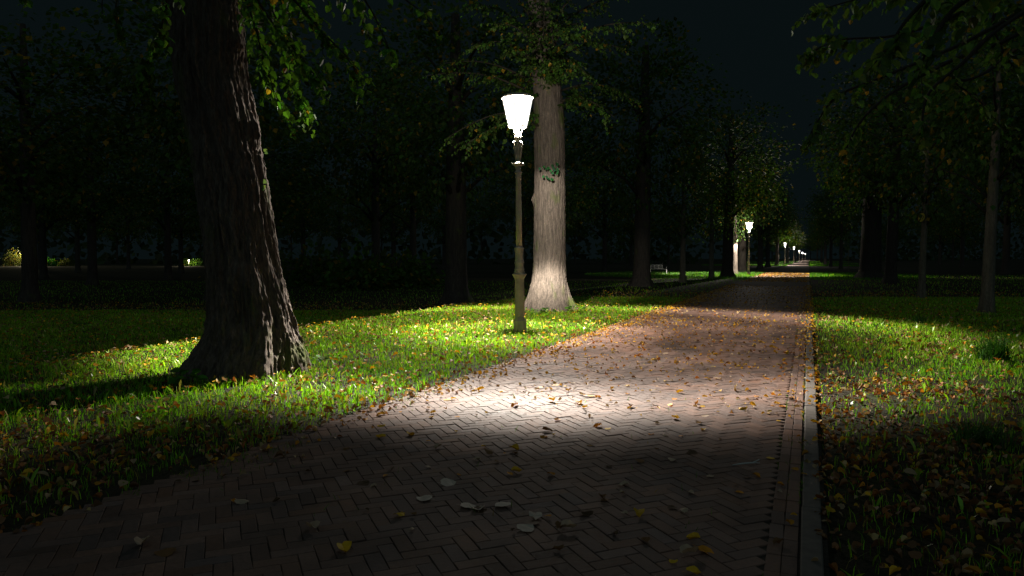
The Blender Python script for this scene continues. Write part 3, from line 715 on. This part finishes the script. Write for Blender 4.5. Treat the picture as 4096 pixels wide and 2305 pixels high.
RB([(2600, 60), (2400, 150), (2250, 230), (2170, 300), (2130, 370), (2115, 405)], 7.4, sub=22, sublen=(.2, .45), jitter=.3, **kw)
RB([(2560, 40), (2420, 160), (2340, 230), (2320, 300), (2325, 330)], 7.0, sub=16, sublen=(.2, .45), jitter=.3, **kw)
RB([(2500, -80), (2360, -20), (2290, 40), (2240, 110), (2200, 160)], 5.6, sub=14, sublen=(.2, .5), jitter=.35, **kw)
RB([(2560, -60), (2430, 0), (2370, 60), (2330, 130), (2310, 190)], 5.2, sub=14, sublen=(.2, .45), jitter=.3, **kw)
RB([(2560, 120), (2440, 200), (2380, 190), (2470, 260), (2530, 335)], 9.5, sub=18, sublen=(.2, .4), jitter=.3, **kw)
RB([(2580, -60), (2500, 40), (2520, 120), (2550, 170)], 8.5, sub=22, sublen=(.2, .6), jitter=.5, **kw)
RB([(2500, -60), (2300, -30), (2150, 0), (2050, 30)], 8.6, sub=26, sublen=(.25, .7), jitter=.5, **kw)
f3.build('crown', t3)

# --- number plate on the young tree
sp_ = sY(3686 / S, 870 / S, 25.3 - .2)
sg = thing('number_plate', 'oval yellow plate with the number 10 nailed to the young tree', 'sign', tuple(sp_))
def oval(rx, rz, y0, y1, skew=.25, seg=28):
    V = []
    for y in (y0, y1):
        for i in range(seg):
            a = 2 * math.pi * i / seg; V.append((rx * math.cos(a) + skew * rz * math.sin(a) * .6, y, rz * math.sin(a)))
    Fq = [tuple(range(seg)), tuple(reversed(range(seg, 2 * seg)))] + [(i, seg + i, seg + (i + 1) % seg, (i + 1) % seg) for i in range(seg)]
    return MB().add(V, Fq)
oval(.125, .165, -.004, .012).build('rim', M_plate_rim, sg)
oval(.112, .152, -.012, -.005).build('face', M_sign, sg)
tc = bpy.data.curves.new('number', 'FONT'); tc.body = '10'; tc.size = .16; tc.extrude = .002; tc.align_x = 'CENTER'; tc.align_y = 'CENTER'; tc.space_character = 1.05
tmp = bpy.data.objects.new('number_curve', tc); nm_ = bpy.data.meshes.new_from_object(tmp); bpy.data.objects.remove(tmp); nm_.materials.clear(); to = link('number', nm_, sg); to.location = (-.01, -.018, 0); to.rotation_euler = (R(90), 0, 0); to.data.materials.append(M_signtext)
MB().tube([(0, 0, .1), (0, .16, .1)], .006, 6).build('nail', M_plate_rim, sg)

# --- white iron bench
bp_ = ground(2634, 1097)
bn = thing('garden_bench', 'white iron garden bench with looped backrest on the dark lawn', 'bench', (bp_[0], bp_[1], 0), rz=R(-12))
W = 1.35
m_ = MB(); 
for i in range(6): m_.box((0, -.19 + .075 * i, .44), (W, .045, .02))
m_.build('seat', M_white, bn)
b_ = MB(); t_ = W * .74 / 3; x0 = -W / 2
for i in range(3):
    cx_ = x0 + t_ * (i + .5)
    b_.tube([(cx_ + t_ * .5 * math.cos(a), .22, .79 + .06 * math.sin(a)) for a in np.linspace(0, 2 * math.pi, 17)], .012, 6, cap=False)
    b_.tube([(cx_ - t_ / 2, .22, .50), (cx_ + t_ / 2, .22, .76)], .010, 6); b_.tube([(cx_ + t_ / 2, .228, .50), (cx_ - t_ / 2, .228, .76)], .010, 6)
for i in range(4): b_.tube([(x0 + t_ * i, .22, .46), (x0 + t_ * i, .22, .80)], .014, 6)
b_.tube([(x0, .22, .50), (x0 + 3 * t_, .22, .50)], .012, 6)
b_.build('backrest', M_white, bn, smooth=True)
for sx in (-1, 1):
    for sy, dx in ((-.2, .02), (.2, .05)):
        MB().tube([(sx * W / 2, sy, .44), (sx * (W / 2 + dx), sy * 1.25, 0)], .017, 6).build('leg', M_white, bn, smooth=True)
    MB().tube([(sx * W / 2, -.2, .44), (sx * W / 2, -.21, .60), (sx * W / 2, -.1, .63), (sx * W / 2, .21, .64)], .013, 6).build('armrest', M_white, bn, smooth=True)

# ------------------------------------------------------------------ grass, weeds and leaf litter
def inpath(x, y, mL=.0, mR=.0):
    s, n = to_path(x, y); return (n > XL + mL + .16 * (noise2(s * 1.1, s * 0 + 3, 8) - .5) + .05 * (noise2(s * 6, s * 0, 9) - .5)) & (n < XR + mR)
tree_bases = [(cx0, TY, .75), (cx2, T2Y, .65)]
def samp(n, z0, z1, p, xl=.80, xr=.80):
    u = rng.random(n); a = p + 1; Y = (z0 ** a + u * (z1 ** a - z0 ** a)) ** (1 / a)
    X = rng.uniform(-1, 1, n) * 1.0; X = np.where(X < 0, X * (xl * Y + .6), X * (xr * Y + .6)); return X, Y
def lampd(x, y): return np.hypot(x - lamp_pos[0][0], y - lamp_pos[0][1])
def blades(n, z0, z1, p, h, w, lean=.35, seg=2, base=(.17, .44, .008), broad=False, dens=None):
    X, Y = samp(n, z0, z1, p)
    keep = ~inpath(X, Y, -.02, .03)
    s, nn = to_path(X, Y); right = nn > XR
    g = noise2(X * 1.6, Y * 1.6, 31) * .6 + noise2(X * 5, Y * 5, 32) * .4
    fine = noise2(X * 11, Y * 11, 33) * .6 + noise2(X * 24, Y * 24, 34) * .4
    keep &= rng.random(n) < np.clip(fine * 3.2 - .85, .06, 1)
    keep &= right | (rng.random(n) < np.clip(.40 + (Y - 5.2) * .35, .38, 1))
    # bare, littered strip on the right verge and in the near right corner
    thin = np.where(right, np.clip(.35 + (nn - XR - .15) * .5, .05, 1) * np.where(Y < 7.5, .40, np.clip((Y - 7.5) * .3 + .45, 0, 1)), 1.0)
    thin = thin * np.where(~right, np.clip((XL - nn) * 2.6 + .15, .2, 1), 1)
    keep &= rng.random(n) < thin * np.clip(g * 2.2 - .1, .45, 1)
    for bx, by, br in tree_bases: keep &= np.hypot(X - bx, Y - by) > br * .93
    X, Y = X[keep], Y[keep]; n = len(X)
    hh = h * rng.uniform(.5, 1.35, n) * (.7 + .7 * noise2(X * 1.1, Y * 1.1, 12)); ww = (w + .00035 * Y) * rng.uniform(.7, 1.3, n)
    az = rng.uniform(0, 2 * math.pi, n); la = rng.uniform(0, 2 * math.pi, n); lm = rng.uniform(.1, 1, n) * lean * hh * 1.6
    P = np.stack([X, Y, terrain(X, Y)], 1); sd = np.stack([np.cos(az), np.sin(az), az * 0], 1)
    ld = np.stack([np.cos(la), np.sin(la), la * 0], 1)
    if broad: ts = [(0, .25), (.35, .8), (.7, 1.0), (1, .12)]
    else: ts = [(0, 1.0), (.55, .8), (1, .08)]
    V = []
    for t, wf in ts:
        c = P + np.stack([X * 0, X * 0, hh * t * (1 - .25 * t)], 1) + ld * (lm * t * t)[:, None]
        wv = sd * (ww * wf * .5)[:, None]; V += [c - wv, c + wv]
    k = len(V); V = np.stack(V, 1).reshape(-1, 3); f = np.array([(2 * i, 2 * i + 1, 2 * i + 3, 2 * i + 2) for i in range(len(ts) - 1)])
    Fq = (f[None] + (np.arange(n) * k)[:, None, None]).reshape(-1, 4)
    c = green(n, base, .42, .02); pz = noise2(X * .8, Y * .8, 77)[:, None]; c = c * (1 + pz * np.array([.55, .1, 0])); dry = rng.random(n) < .10; c[dry] = np.array([.42, .34, .12])
    return V, Fq, np.repeat(c, k, 0)
def join(parts):
    V = []; Fq = []; C = []; off = 0
    for v, f, c in parts: V.append(v); Fq.append(f + off); C.append(c); off += len(v)
    return np.concatenate(V), np.concatenate(Fq), np.concatenate(C)
parts = [blades(560000, 2.6, 26, .3, .075, .003), blades(60000, 12, 60, .0, .10, .006)]
V_, F_, C_ = join(parts)
tag(link('grass', mesh_np('grass', V_, F_, M_grass, C_)), 'mown grass covering the lawns on both sides of the path', 'grass', kind='stuff')
parts = [blades(30000, 3.0, 24, .3, .10, .017, lean=.5, broad=True, base=(.17, .36, .018)), blades(9000, 3.5, 24, .5, .12, .024, lean=.3, broad=True, base=(.22, .38, .06))]
V_, F_, C_ = join(parts)
tag(link('lawn_weeds', mesh_np('lawn_weeds', V_, F_, M_weed, C_)), 'broad-leaved dandelion and plantain weeds among the grass', 'weeds', kind='stuff')
# sprigs of grass and moss growing out of the brick joints, mostly near the edges
n = 5200; s0 = 3 + 20 * rng.random(n) ** 1.3; q = rng.random(n)
nn = np.where(q < .62, XL + np.abs(rng.normal(0, .16, n)), np.where(q < .9, XH + rng.choice([0, ROW, 2 * ROW + .01], n) + rng.normal(0, .008, n), rng.uniform(XL, XH, n)))
cl = noise2(s0 * 3.1, nn * 4, 52) > .58; s0, nn = s0[cl], nn[cl]; X, Y = from_path(s0, nn); n = len(X)
az = rng.uniform(0, 6.283, n); h_ = rng.uniform(.012, .05, n); sd = np.stack([np.cos(az), np.sin(az), az * 0], 1) * .0028
P = np.stack([X, Y, np.full(n, -.006)], 1); T = P + np.stack([rng.normal(0, .014, n), rng.normal(0, .014, n), h_], 1)
V_ = np.stack([P - sd, P + sd, T + sd * .2, T - sd * .2], 1).reshape(-1, 3)
tag(link('path_weeds', mesh_np('path_weeds', V_, np.arange(n * 4).reshape(-1, 4), M_grass, np.repeat(green(n, (.10, .22, .02), .3, .1), 4, 0))), 'tiny grass sprigs growing in the brick joints', 'weeds', kind='stuff')
# grass under the farther lamps
parts = []
for (lx, ly), rad, n_, hh_, w_ in ((lamp_pos[1], 14, 16000, .16, .03), (lamp_pos[2], 16, 6000, .2, .06), (lamp_pos[3], 16, 4000, .22, .08), (lamp_pos[4], 18, 3000, .25, .1)):
    a = rng.uniform(0, 6.283, n_); r = rad * np.sqrt(rng.random(n_)); X = lx + r * np.cos(a); Y = ly + r * np.sin(a)
    k_ = ~inpath(X, Y, 0, .05); X, Y = X[k_], Y[k_]; n = len(X)
    az = rng.uniform(-.6, .6, n); h_ = hh_ * rng.uniform(.5, 1.2, n); sd = np.stack([np.cos(az), np.sin(az), az * 0], 1) * w_ / 2
    P = np.stack([X, Y, np.full(n, -.03)], 1); T = P + np.stack([rng.normal(0, .03, n), rng.normal(0, .03, n), h_], 1)
    V = np.stack([P - sd, P + sd, T + sd * .15, T - sd * .15], 1).reshape(-1, 3); Fq = np.arange(n * 4).reshape(-1, 4)
    parts.append((V, Fq, np.repeat(green(n, (.07, .2, .015), .25, .02), 4, 0)))
V_, F_, C_ = join(parts)
tag(link('distant_grass', mesh_np('distant_grass', V_, F_, M_grass, C_)), 'bright grass verges under the farther lamps', 'grass', kind='stuff')

LC = np.array([(.70, .42, .02), (.58, .26, .02), (.34, .13, .03), (.25, .13, .06), (.38, .27, .15), (.16, .08, .035), (.50, .38, .16)])
def litter(X, Y, size, wts, zoff=.0, curl=1.0):
    n = len(X); P = np.stack([X, Y, terrain(X, Y) + .03 + zoff + rng.uniform(.002, .02, n)], 1)
    a = rng.uniform(0, 6.283, n); D = np.stack([np.cos(a), np.sin(a), rng.normal(0, .22, n) * curl], 1)
    U = np.stack([rng.normal(0, .35, n) * curl, rng.normal(0, .35, n) * curl, np.ones(n)], 1)
    V, Ff, k = leaf_cloud(P, D, U, size * rng.uniform(.55, 1.2, n), wid=.85, fold=rng.uniform(.3, 4.0, n) * curl)
    c = LC[rng.choice(len(LC), n, p=np.array(wts) / sum(wts))] * rng.uniform(.6, 1.15, (n, 1))
    return V, Ff, np.repeat(np.clip(c, .01, .8), k, 0)
# litter in the grass
X, Y = samp(85000, 2.6, 30, .3)
s_, n_ = to_path(X, Y); right = n_ > XR
keep = ~inpath(X, Y, .05, -.02)
dn = np.where(right, np.clip(1.1 - (n_ - XR) * .18, .35, 1) * np.where(Y > 8.5, .55, 1), .22 + .4 * np.clip(1 - (XL - n_) * .8, 0, 1) + .6 * np.clip((7 - Y) * .5, 0, 1)) * np.clip(noise2(X * .9, Y * .9, 44) * 2.2 - .3, .12, 1)
keep &= rng.random(len(X)) < dn
for bx, by, br in tree_bases: keep &= np.hypot(X - bx, Y - by) > br * .9
V_, F_, C_ = litter(X[keep], Y[keep], .050, (.4, 1.2, 3, 3.5, 1.6, 5, .8), -.015, 1.5)
V_[:, 2] += 0
# a second set lies on top of the blades
keep2 = ~inpath(X, Y, .0, .0) & (rng.random(len(X)) < np.where(right, .05, .09))
V2, F2, C2 = litter(X[keep2] + .03, Y[keep2], .065, (3.5, 2, .6, .6, 2.5, .2, 2.0), .05)
V_, F_, C_ = join([(V_, F_, C_), (V2, F2, C2)])
tag(link('leaf_litter', mesh_np('leaf_litter', V_, F_, M_litter, C_)), 'brown and orange fallen leaves lying in the grass', 'leaf litter', kind='stuff')
# small leaves on the path: bulk, from mid distance on and along both edges
def on_path(n, s0, s1, p, edge=False):
    u = rng.random(n); a = p + 1; s = (s0 ** a + u * (s1 ** a - s0 ** a)) ** (1 / a)
    if edge: nn = np.where(rng.random(n) < .72, XL + np.abs(rng.normal(0, .20, n)) * (1 + s * .03), XR + .05 - np.abs(rng.normal(0, .13, n)))
    else: nn = rng.uniform(XL, XR, n)
    return from_path(s, nn)
parts = []
for (n_, a_, b_, p_, e_, sz) in ((420, 6.5, 10, .2, False, .040), (950, 9.5, 17, .2, False, .048), (1800, 15, 38, .1, False, .055), (1700, 3.5, 26, .6, True, .05), (900, 20, 40, .2, True, .06), (2600, 45, 75, 0, False, .09)):
    X, Y = on_path(n_, a_, b_, p_, e_); parts.append(litter(X, Y, sz, (3.2, 2.0, 1, 1, 2.4, .4, 1.6), .004, 1.2))
V_, F_, C_ = join(parts)
tag(link('fallen_leaves', mesh_np('fallen_leaves', V_, F_, M_litter, C_)), 'small yellow leaves strewn over the far path and along its edges', 'fallen leaves', kind='stuff')

# individual fallen leaves on the near path
kinds = [('yellow', (.75, .45, .02)), ('orange', (.62, .25, .015)), ('brown', (.20, .10, .04)), ('pale tan', (.44, .32, .22)), ('dark', (.10, .055, .025)), ('bleached', (.62, .50, .40))]  # last kind: pale leaf, with the light it catches put into its colour
shapes = [('flat', .3, 1.0), ('curled', 4.5, .72), ('folded', 2.6, .8), ('cupped', -2.6, .85)]
leafmesh = {}
LV = np.array([(0, -.32, .03), (0, 0, 0), (0, .35, -.01), (0, .7, -.03), (0, 1, -.02)] +
              [(s * x, y, z) for s in (-1, 1) for x, y, z in ((.16, -.06, .02), (.40, .08, .09), (.50, .32, .12), (.42, .58, .09), (.22, .84, .04))], float)
def leaf_shape(kind, shp, seed):
    nm, fold, wid = shp; r = np.random.default_rng(seed); V = LV.copy()
    V[:, 0] *= wid; V[:, 2] = V[:, 2] * fold * .55 + r.normal(0, .018, len(V)) * (1 + abs(fold) * .5); V[5:, :2] += r.normal(0, .025, (10, 2))
    if fold < 0: V[:, 2] -= V[:, 2].min()
    V[:, 2] += .02 * (V[:, 1] - .5) ** 2 * 4
    V[:, 2] -= V[:, 2].min()
    f = []
    for k, b in ((5, 0), (10, 1)):
        t = [(1, k, k + 1), (1, k + 1, 2), (2, k + 1, k + 2), (2, k + 2, k + 3), (2, k + 3, 3), (3, k + 3, k + 4), (3, k + 4, 4)]
        f += [q if b else q[::-1] for q in t]
    # stalk
    st = np.array([(-.012, -.32, .02), (.012, -.32, .02), (.012, .02, .02), (-.012, .02, .02)]); n0 = len(V); V = np.concatenate([V, st]); f += [(n0, n0 + 1, n0 + 2), (n0, n0 + 2, n0 + 3)]
    c = np.array(kind[1]) * r.uniform(.85, 1.15) ; C = np.tile(c, (len(V), 1)) * r.uniform(.82, 1.12, (len(V), 1))
    return mesh_np('fallen_leaf', V, f, M_litter, np.clip(C, .01, .8), smooth=False)
for ki, kd in enumerate(kinds):
    for si, sh in enumerate(shapes): leafmesh[(ki, si)] = leaf_shape(kd, sh, ki * 10 + si)
def put_leaf(x, y, ki, si, size, label, rz=None):
    o = link('fallen_leaf', leafmesh[(ki, si)]); o.location = (x, y, .004); o.scale = (size,) * 3
    o.rotation_euler = (rng.normal(0, .12), rng.normal(0, .12), rng.uniform(0, 6.283) if rz is None else rz)
    tag(o, label, 'fallen leaf', 'fallen leaves lying on the brick path'); return o
special = [(1110, 1217, 5, 0, 'pale flat leaf plastered on the dark bricks, upper left of the pale group'), (1083, 1258, 5, 0, 'pale oval leaf left of the brightest flat leaf on the dark bricks'),
           (1160, 1273, 5, 0, 'brightest pale flat leaf in the middle of the dark near bricks'), (1204, 1288, 5, 2, 'pale five-pointed leaf just right of the brightest flat leaf'),
           (1274, 1268, 5, 0, 'small pale leaf lying alone right of the pale group'), (1346, 1296, 5, 2, 'pale upturned leaf leaning on a darker leaf in the near bricks'),
           (1310, 1337, 5, 0, 'large pale rounded leaf nearest the bottom centre'), (1513, 1074, 1, 1, 'large orange curled leaf at the edge of the bright brick band'),
           (1285, 1132, 0, 1, 'golden curled leaf standing on the dark bricks below the bright band'), (860, 1377, 0, 2, 'small yellow leaf near the lower left of the path'),
           (355, 1380, 3, 1, 'tan curled leaf in the lower left corner of the path'), (437, 1392, 2, 0, 'brown flat leaf right of the tan one at lower left'),
           (795, 1338, 3, 1, 'tan curled leaf on the dark bricks left of centre'), (1755, 1380, 1, 2, 'orange folded leaf low on the right side of the path'),
           (1720, 1403, 3, 1, 'pale curled leaf below the orange one at lower right'), (1615, 897, 1, 1, 'large orange leaf far up the lit path'),
           (1300, 1022, 1, 1, 'orange curled leaf in the brightest part of the bricks'), (1385, 1010, 0, 1, 'small golden leaf on the brightest bricks'),
           (1455, 1018, 0, 1, 'golden curled leaf right of the brightest bricks'), (1365, 1085, 4, 1, 'dark crumpled leaf just below the bright band')]
cnt = 0
for x, y, ki, si, lb_ in special:
    p = ground(x * S, y * S); put_leaf(p[0], p[1], ki, si, .095 if y > 1150 else .085, lb_); cnt += 1
def zone(Y, n, ki, si):
    side = 'left' if n < XL + WID * .33 else 'right' if n > XL + WID * .7 else 'middle'
    where = 'on the dark near bricks' if Y < 5.4 else 'on the bright brick band' if Y < 8.2 else 'on the lit path beyond the bright band'
    return '%s %s leaf %s, %s of the path' % (kinds[ki][0], shapes[si][0], where, side)
while cnt < 300:
    Y_ = 2.9 * (12.5 / 2.9) ** (rng.random() ** .85); s0 = Y_ / PD[1]
    n_ = rng.uniform(XL + .1, XR); x, y = from_path(s0 * 1.0, n_)
    if abs(x) > .74 * y or y < 2.7 or y > 12.5: continue
    near = y < 5.5
    ki = int(rng.choice(5, p=(.16, .16, .26, .22, .20) if near else (.34, .24, .12, .24, .06))); si = int(rng.choice(4, p=(.22, .34, .24, .20)))
    put_leaf(x, y, ki, si, rng.choice([.034, .042, .05, .06, .075]) * rng.uniform(.85, 1.15), zone(y, n_, ki, si)); cnt += 1
# pale twig
p = ground(2985, 1862)
tw = MB().tube([(-.10, -.02, .008), (-.03, .0, .012), (.05, .01, .016), (.10, .035, .03)], [.004, .006, .006, .004], 6).tube([(.05, .01, .016), (.09, -.01, .02)], [.004, .002], 5)
tag(tw.build('twig', M_white, loc=(p[0], p[1], 0), smooth=True), 'short pale broken twig on the dark bricks at lower right', 'twig')

# ivy and weeds at the feet of the trees, dark tuft in the right lawn
def sprig(name, x, y, n, size, rad, hgt, base, label, cat):
    e = thing(name, label, cat, (x, y, -.02))
    a = rng.uniform(0, 6.283, n); r = rad * rng.random(n) ** .6; P = np.stack([r * np.cos(a), r * np.sin(a) * .6, hgt * rng.uniform(.4, 1, n)], 1)
    D = np.stack([np.cos(a), np.sin(a), rng.normal(-.1, .3, n)], 1); U = rng.normal(0, .35, (n, 3)) + np.array([0, -.3, 1])
    V, Ff, k = leaf_cloud(P, D, U, size * rng.uniform(.6, 1.2, n)); link('foliage', mesh_np('foliage', V, Ff, M_leaf, np.repeat(green(n, base, .25, 0), k, 0)), e)
    st = MB()
    for q in P[::2]: st.tube([(q[0] * .3, q[1] * .3, 0), (q[0] * .8, q[1] * .8, q[2] * .6), tuple(q)], .0022, 3)
    st.build('stems', M_branch, e); return e
p = ground(675 * S, 928 * S); sprig('ivy_plant', p[0], p[1] + .1, 26, .095, .32, .12, (.16, .19, .15), 'pale ivy leaves at the foot of the foreground trunk, below its bright ridge', 'ivy')
p = ground(600 * S, 945 * S); sprig('ivy_plant', p[0], p[1], 16, .06, .22, .08, (.14, .2, .10), 'small pale ivy sprig in the shade left of the foreground trunk ridge', 'ivy')
p = ground(465 * S, 975 * S); sprig('leafy_weed', p[0], p[1] + .1, 18, .11, .16, .20, (.08, .22, .02), 'bright jagged weed at the edge of the tree shadow', 'weed')
p = ground(770 * S, 925 * S); sprig('leafy_weed', p[0] + .1, p[1] + .1, 14, .09, .14, .16, (.10, .2, .06), 'broad-leaved weed right of the foreground trunk foot', 'weed')
p = ground(1345 * S, 795 * S); sprig('leafy_weed', p[0], p[1] + .3, 40, .10, .5, .2, (.07, .2, .02), 'low weeds in front of the pale trunk behind the lamp', 'weed')
p = ground(2340, 1248); sprig('leafy_weed', p[0] - .25, p[1], 22, .09, .25, .2, (.08, .22, .02), 'weeds right of the mossy root of the pale trunk', 'weed')
def tuft(px, py, n, h, label, base=(.04, .12, .02)):
    p = ground(px, py); a = rng.uniform(0, 6.283, n); l = rng.uniform(.2, 1, n); P = np.stack([rng.normal(0, .09, n), rng.normal(0, .07, n), np.zeros(n)], 1)
    ld = np.stack([np.cos(a), np.sin(a), a * 0], 1); sd = np.stack([-np.sin(a), np.cos(a), a * 0], 1) * .004; hh = h * rng.uniform(.6, 1.1, n)
    V = []
    for t, w in ((0, 1), (.35, 1), (.7, .7), (1, .1)):
        c = P + ld * (l * h * .9 * t * t)[:, None] + np.stack([a * 0, a * 0, hh * t * (1 - .35 * l * t)], 1); V += [c - sd * w, c + sd * w]
    V = np.stack(V, 1).reshape(-1, 3); f = np.array([(2 * i, 2 * i + 1, 2 * i + 3, 2 * i + 2) for i in range(3)])
    o = link('grass_tuft', mesh_np('grass_tuft', V, (f[None] + (np.arange(n) * 8)[:, None, None]).reshape(-1, 4), M_grass, np.repeat(green(n, base, .2, 0), 8, 0)))
    o.location = (p[0], p[1], -.03); tag(o, label, 'grass tuft'); return o
tuft(2500 * S, 905 * S, 420, .42, 'large dark grass tuft in the right lawn')
tuft(2310 * S, 812 * S, 90, .26, 'small upright grass tuft at the far edge of the lit right lawn')
tuft(2470 * S, 1110 * S, 160, .24, 'dim spreading grass tuft in the near right lawn')
# thin stake on the right verge
p = ground(3393, 1085); tag(MB().tube([(0, 0, 0), (0, 0, 2.3)], .03, 8).tube([(0, 0, 1.0), (.0, -.05, 1.0)], .05, 8).build('stake', M_bark_smooth, loc=(p[0], p[1], 0)), 'thin upright stake at the verge of the right row', 'stake')

# ------------------------------------------------------------------ far lights behind the left lawn
def far_lamp(px, py, Y, label, hh=None, power=500, bar=False, base=True):
    q = atY(px, py, Y); e = thing('park_light', label, 'lamp', (q[0], q[1], 0)); h = q[2] if hh is None else hh
    MB().lathe([(0, .09), (.2, .08), (h, .05)], 8).build('post', M_paint, e)
    g = MB()
    if bar: g.box((0, 0, h), (.75, .25, .14))
    else: g.lathe([(-.16, .05), (-.1, .13), (0, .16), (.1, .13), (.16, .05)], 12, c=(0, 0, h))
    g.build('light_head', M_far, e)
    ld = bpy.data.lights.new('far_light', 'POINT'); ld.energy = power; ld.color = (1, .85, .55); ld.shadow_soft_size = .3
    lo = bpy.data.objects.new('far_light', ld); COL.objects.link(lo); lo.parent = e; lo.location = (0, -.4, h)
M_far = emit('far_glow', (1, .85, .6), 14)
far_lamp(122, 1000, 172, 'wide bright street light far beyond the left lawn', bar=True, power=1800)
far_lamp(94, 1010, 176, 'small round light left of the wide bright one beyond the lawn', power=900)
far_lamp(755, 1046, 172, 'low light glowing beside the foreground trunk beyond the lawn', hh=.9, power=700)
def bush(x, Y, r, label, base=(.07, .14, .02), hh=1.0, name='bush'):
    e = thing(name, label, 'bush', (x, Y, float(terrain(x, Y))), 'bushes beyond the left lawn'); n = 900
    d = norm(rng.normal(0, 1, (n, 3))); P = d * r * rng.uniform(.4, 1, (n, 1)) * (1 + .3 * rng.normal(0, 1, (n, 1)) * .5); P[:, 2] = np.abs(P[:, 2]) * hh
    V, Ff, k = leaf_cloud(P, d + np.array([0, 0, -.4]), rng.normal(0, .5, (n, 3)) + np.array([0, 0, 1]), .35, (QV, QF))
    link('foliage', mesh_np('foliage', V, Ff, M_leaf, np.repeat(green(n, base, .35, .05), k, 0)), e)
    MB().tube([(0, 0, 0), (.1, 0, r * .7)], [.08, .03], 6).build('stem', M_branch, e)
for px, Y, r, lb_, cb in ((55, 174, 2.6, 'tall yellowish bush lit by the far lights', (.12, .13, .03)), (100, 176, 1.8, 'low olive bush under the wide far light', (.10, .12, .02)), (135, 178, 1.5, 'dim bush right of the wide far light', (.10, .09, .03)),
                      (192, 171, 1.9, 'bright green bush beyond the left lawn', (.05, .22, .02)), (262, 174, 1.6, 'thin olive bush right of the bright green one', (.10, .12, .02)), (790, 174, 1.7, 'low bush by the light beside the foreground trunk', (.07, .16, .02)), (745, 176, 1.5, 'small bush left of the low light', (.07, .14, .02))):
    bush(atY(px, 1040, Y)[0], Y, r, lb_, cb, 1.5 if r > 2 else 1.0)
def woods():
    V = []; n = 9000
    x = rng.uniform(-420, 620, n); y = np.where(x < 60, rng.uniform(200, 250, n) + np.abs(x + 60) * .2, 0) + np.where(x >= 60, np.interp(x, [60, 100, 180, 330, 620], [420, 300, 330, 470, 520]) + rng.uniform(0, 45, n), 0)
    y = np.where((x > 60) & (x < 420) & (np.abs(x - .4155 * y) < 14), 860, y)
    top = 17 + 9 * noise2(x * .05, x * 0, 90) + 4 * noise2(x * .25, x * 0, 91)
    z = rng.random(n) * top
    P = np.stack([x, y, z - .8], 1); D = rng.normal(0, 1, (n, 3)); U = rng.normal(0, .6, (n, 3)) + np.array([0, -1, .3])
    return leaf_cloud(P, D, U, rng.uniform(1.6, 3.6, n), (QV, QF))
V_, F_, k_ = woods()
tag(link('distant_woods', mesh_np('distant_woods', V_, F_, M_leaf, np.repeat(green(9000, (.045, .07, .03), .3, 0), k_, 0))), 'mass of dark woods closing the horizon', 'woods', kind='stuff')
# dim shrubs in the dark middle ground
for px, Y, r in ((1450, 44, 2.4), (1640, 47, 2.2), (1250, 50, 2.6), (1000, 58, 3)):
    e = bush(atY(px, 1040, Y)[0], Y, r, 'dim rounded shrub in the dark wood between the two big lindens')

# ------------------------------------------------------------------ night sky
w = bpy.data.worlds.new('World'); sc.world = w; w.use_nodes = True; nt = w.node_tree
bg = nt.nodes['Background']; tc = N(nt, 'ShaderNodeTexCoord'); sp = N(nt, 'ShaderNodeSeparateXYZ'); L(nt, tc.outputs['Generated'], sp.inputs[0])
# added fill light: sky made far brighter behind and above the camera than ahead
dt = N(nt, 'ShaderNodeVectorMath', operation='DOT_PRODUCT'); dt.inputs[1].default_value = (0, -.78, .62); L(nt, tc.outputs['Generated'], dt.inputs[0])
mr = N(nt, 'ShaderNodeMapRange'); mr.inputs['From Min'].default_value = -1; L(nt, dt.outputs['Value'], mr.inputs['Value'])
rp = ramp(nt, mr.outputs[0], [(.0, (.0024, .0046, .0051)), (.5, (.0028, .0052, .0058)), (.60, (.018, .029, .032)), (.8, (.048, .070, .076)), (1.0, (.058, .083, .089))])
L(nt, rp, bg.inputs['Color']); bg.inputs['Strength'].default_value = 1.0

# ------------------------------------------------------------------ render settings
sc.view_settings.view_transform = 'Standard'; sc.view_settings.look = 'None'; sc.view_settings.exposure = 0; sc.view_settings.gamma = 1
sc.render.engine = 'CYCLES'
cy = sc.cycles; cy.use_denoising = True
try: cy.denoiser = 'OPENIMAGEDENOISE'
except Exception: pass
cy.max_bounces = 5; cy.diffuse_bounces = 3; cy.glossy_bounces = 2; cy.transmission_bounces = 3; cy.transparent_max_bounces = 8; cy.volume_bounces = 0
cy.sample_clamp_indirect = 4.0; cy.caustics_reflective = False; cy.caustics_refractive = False
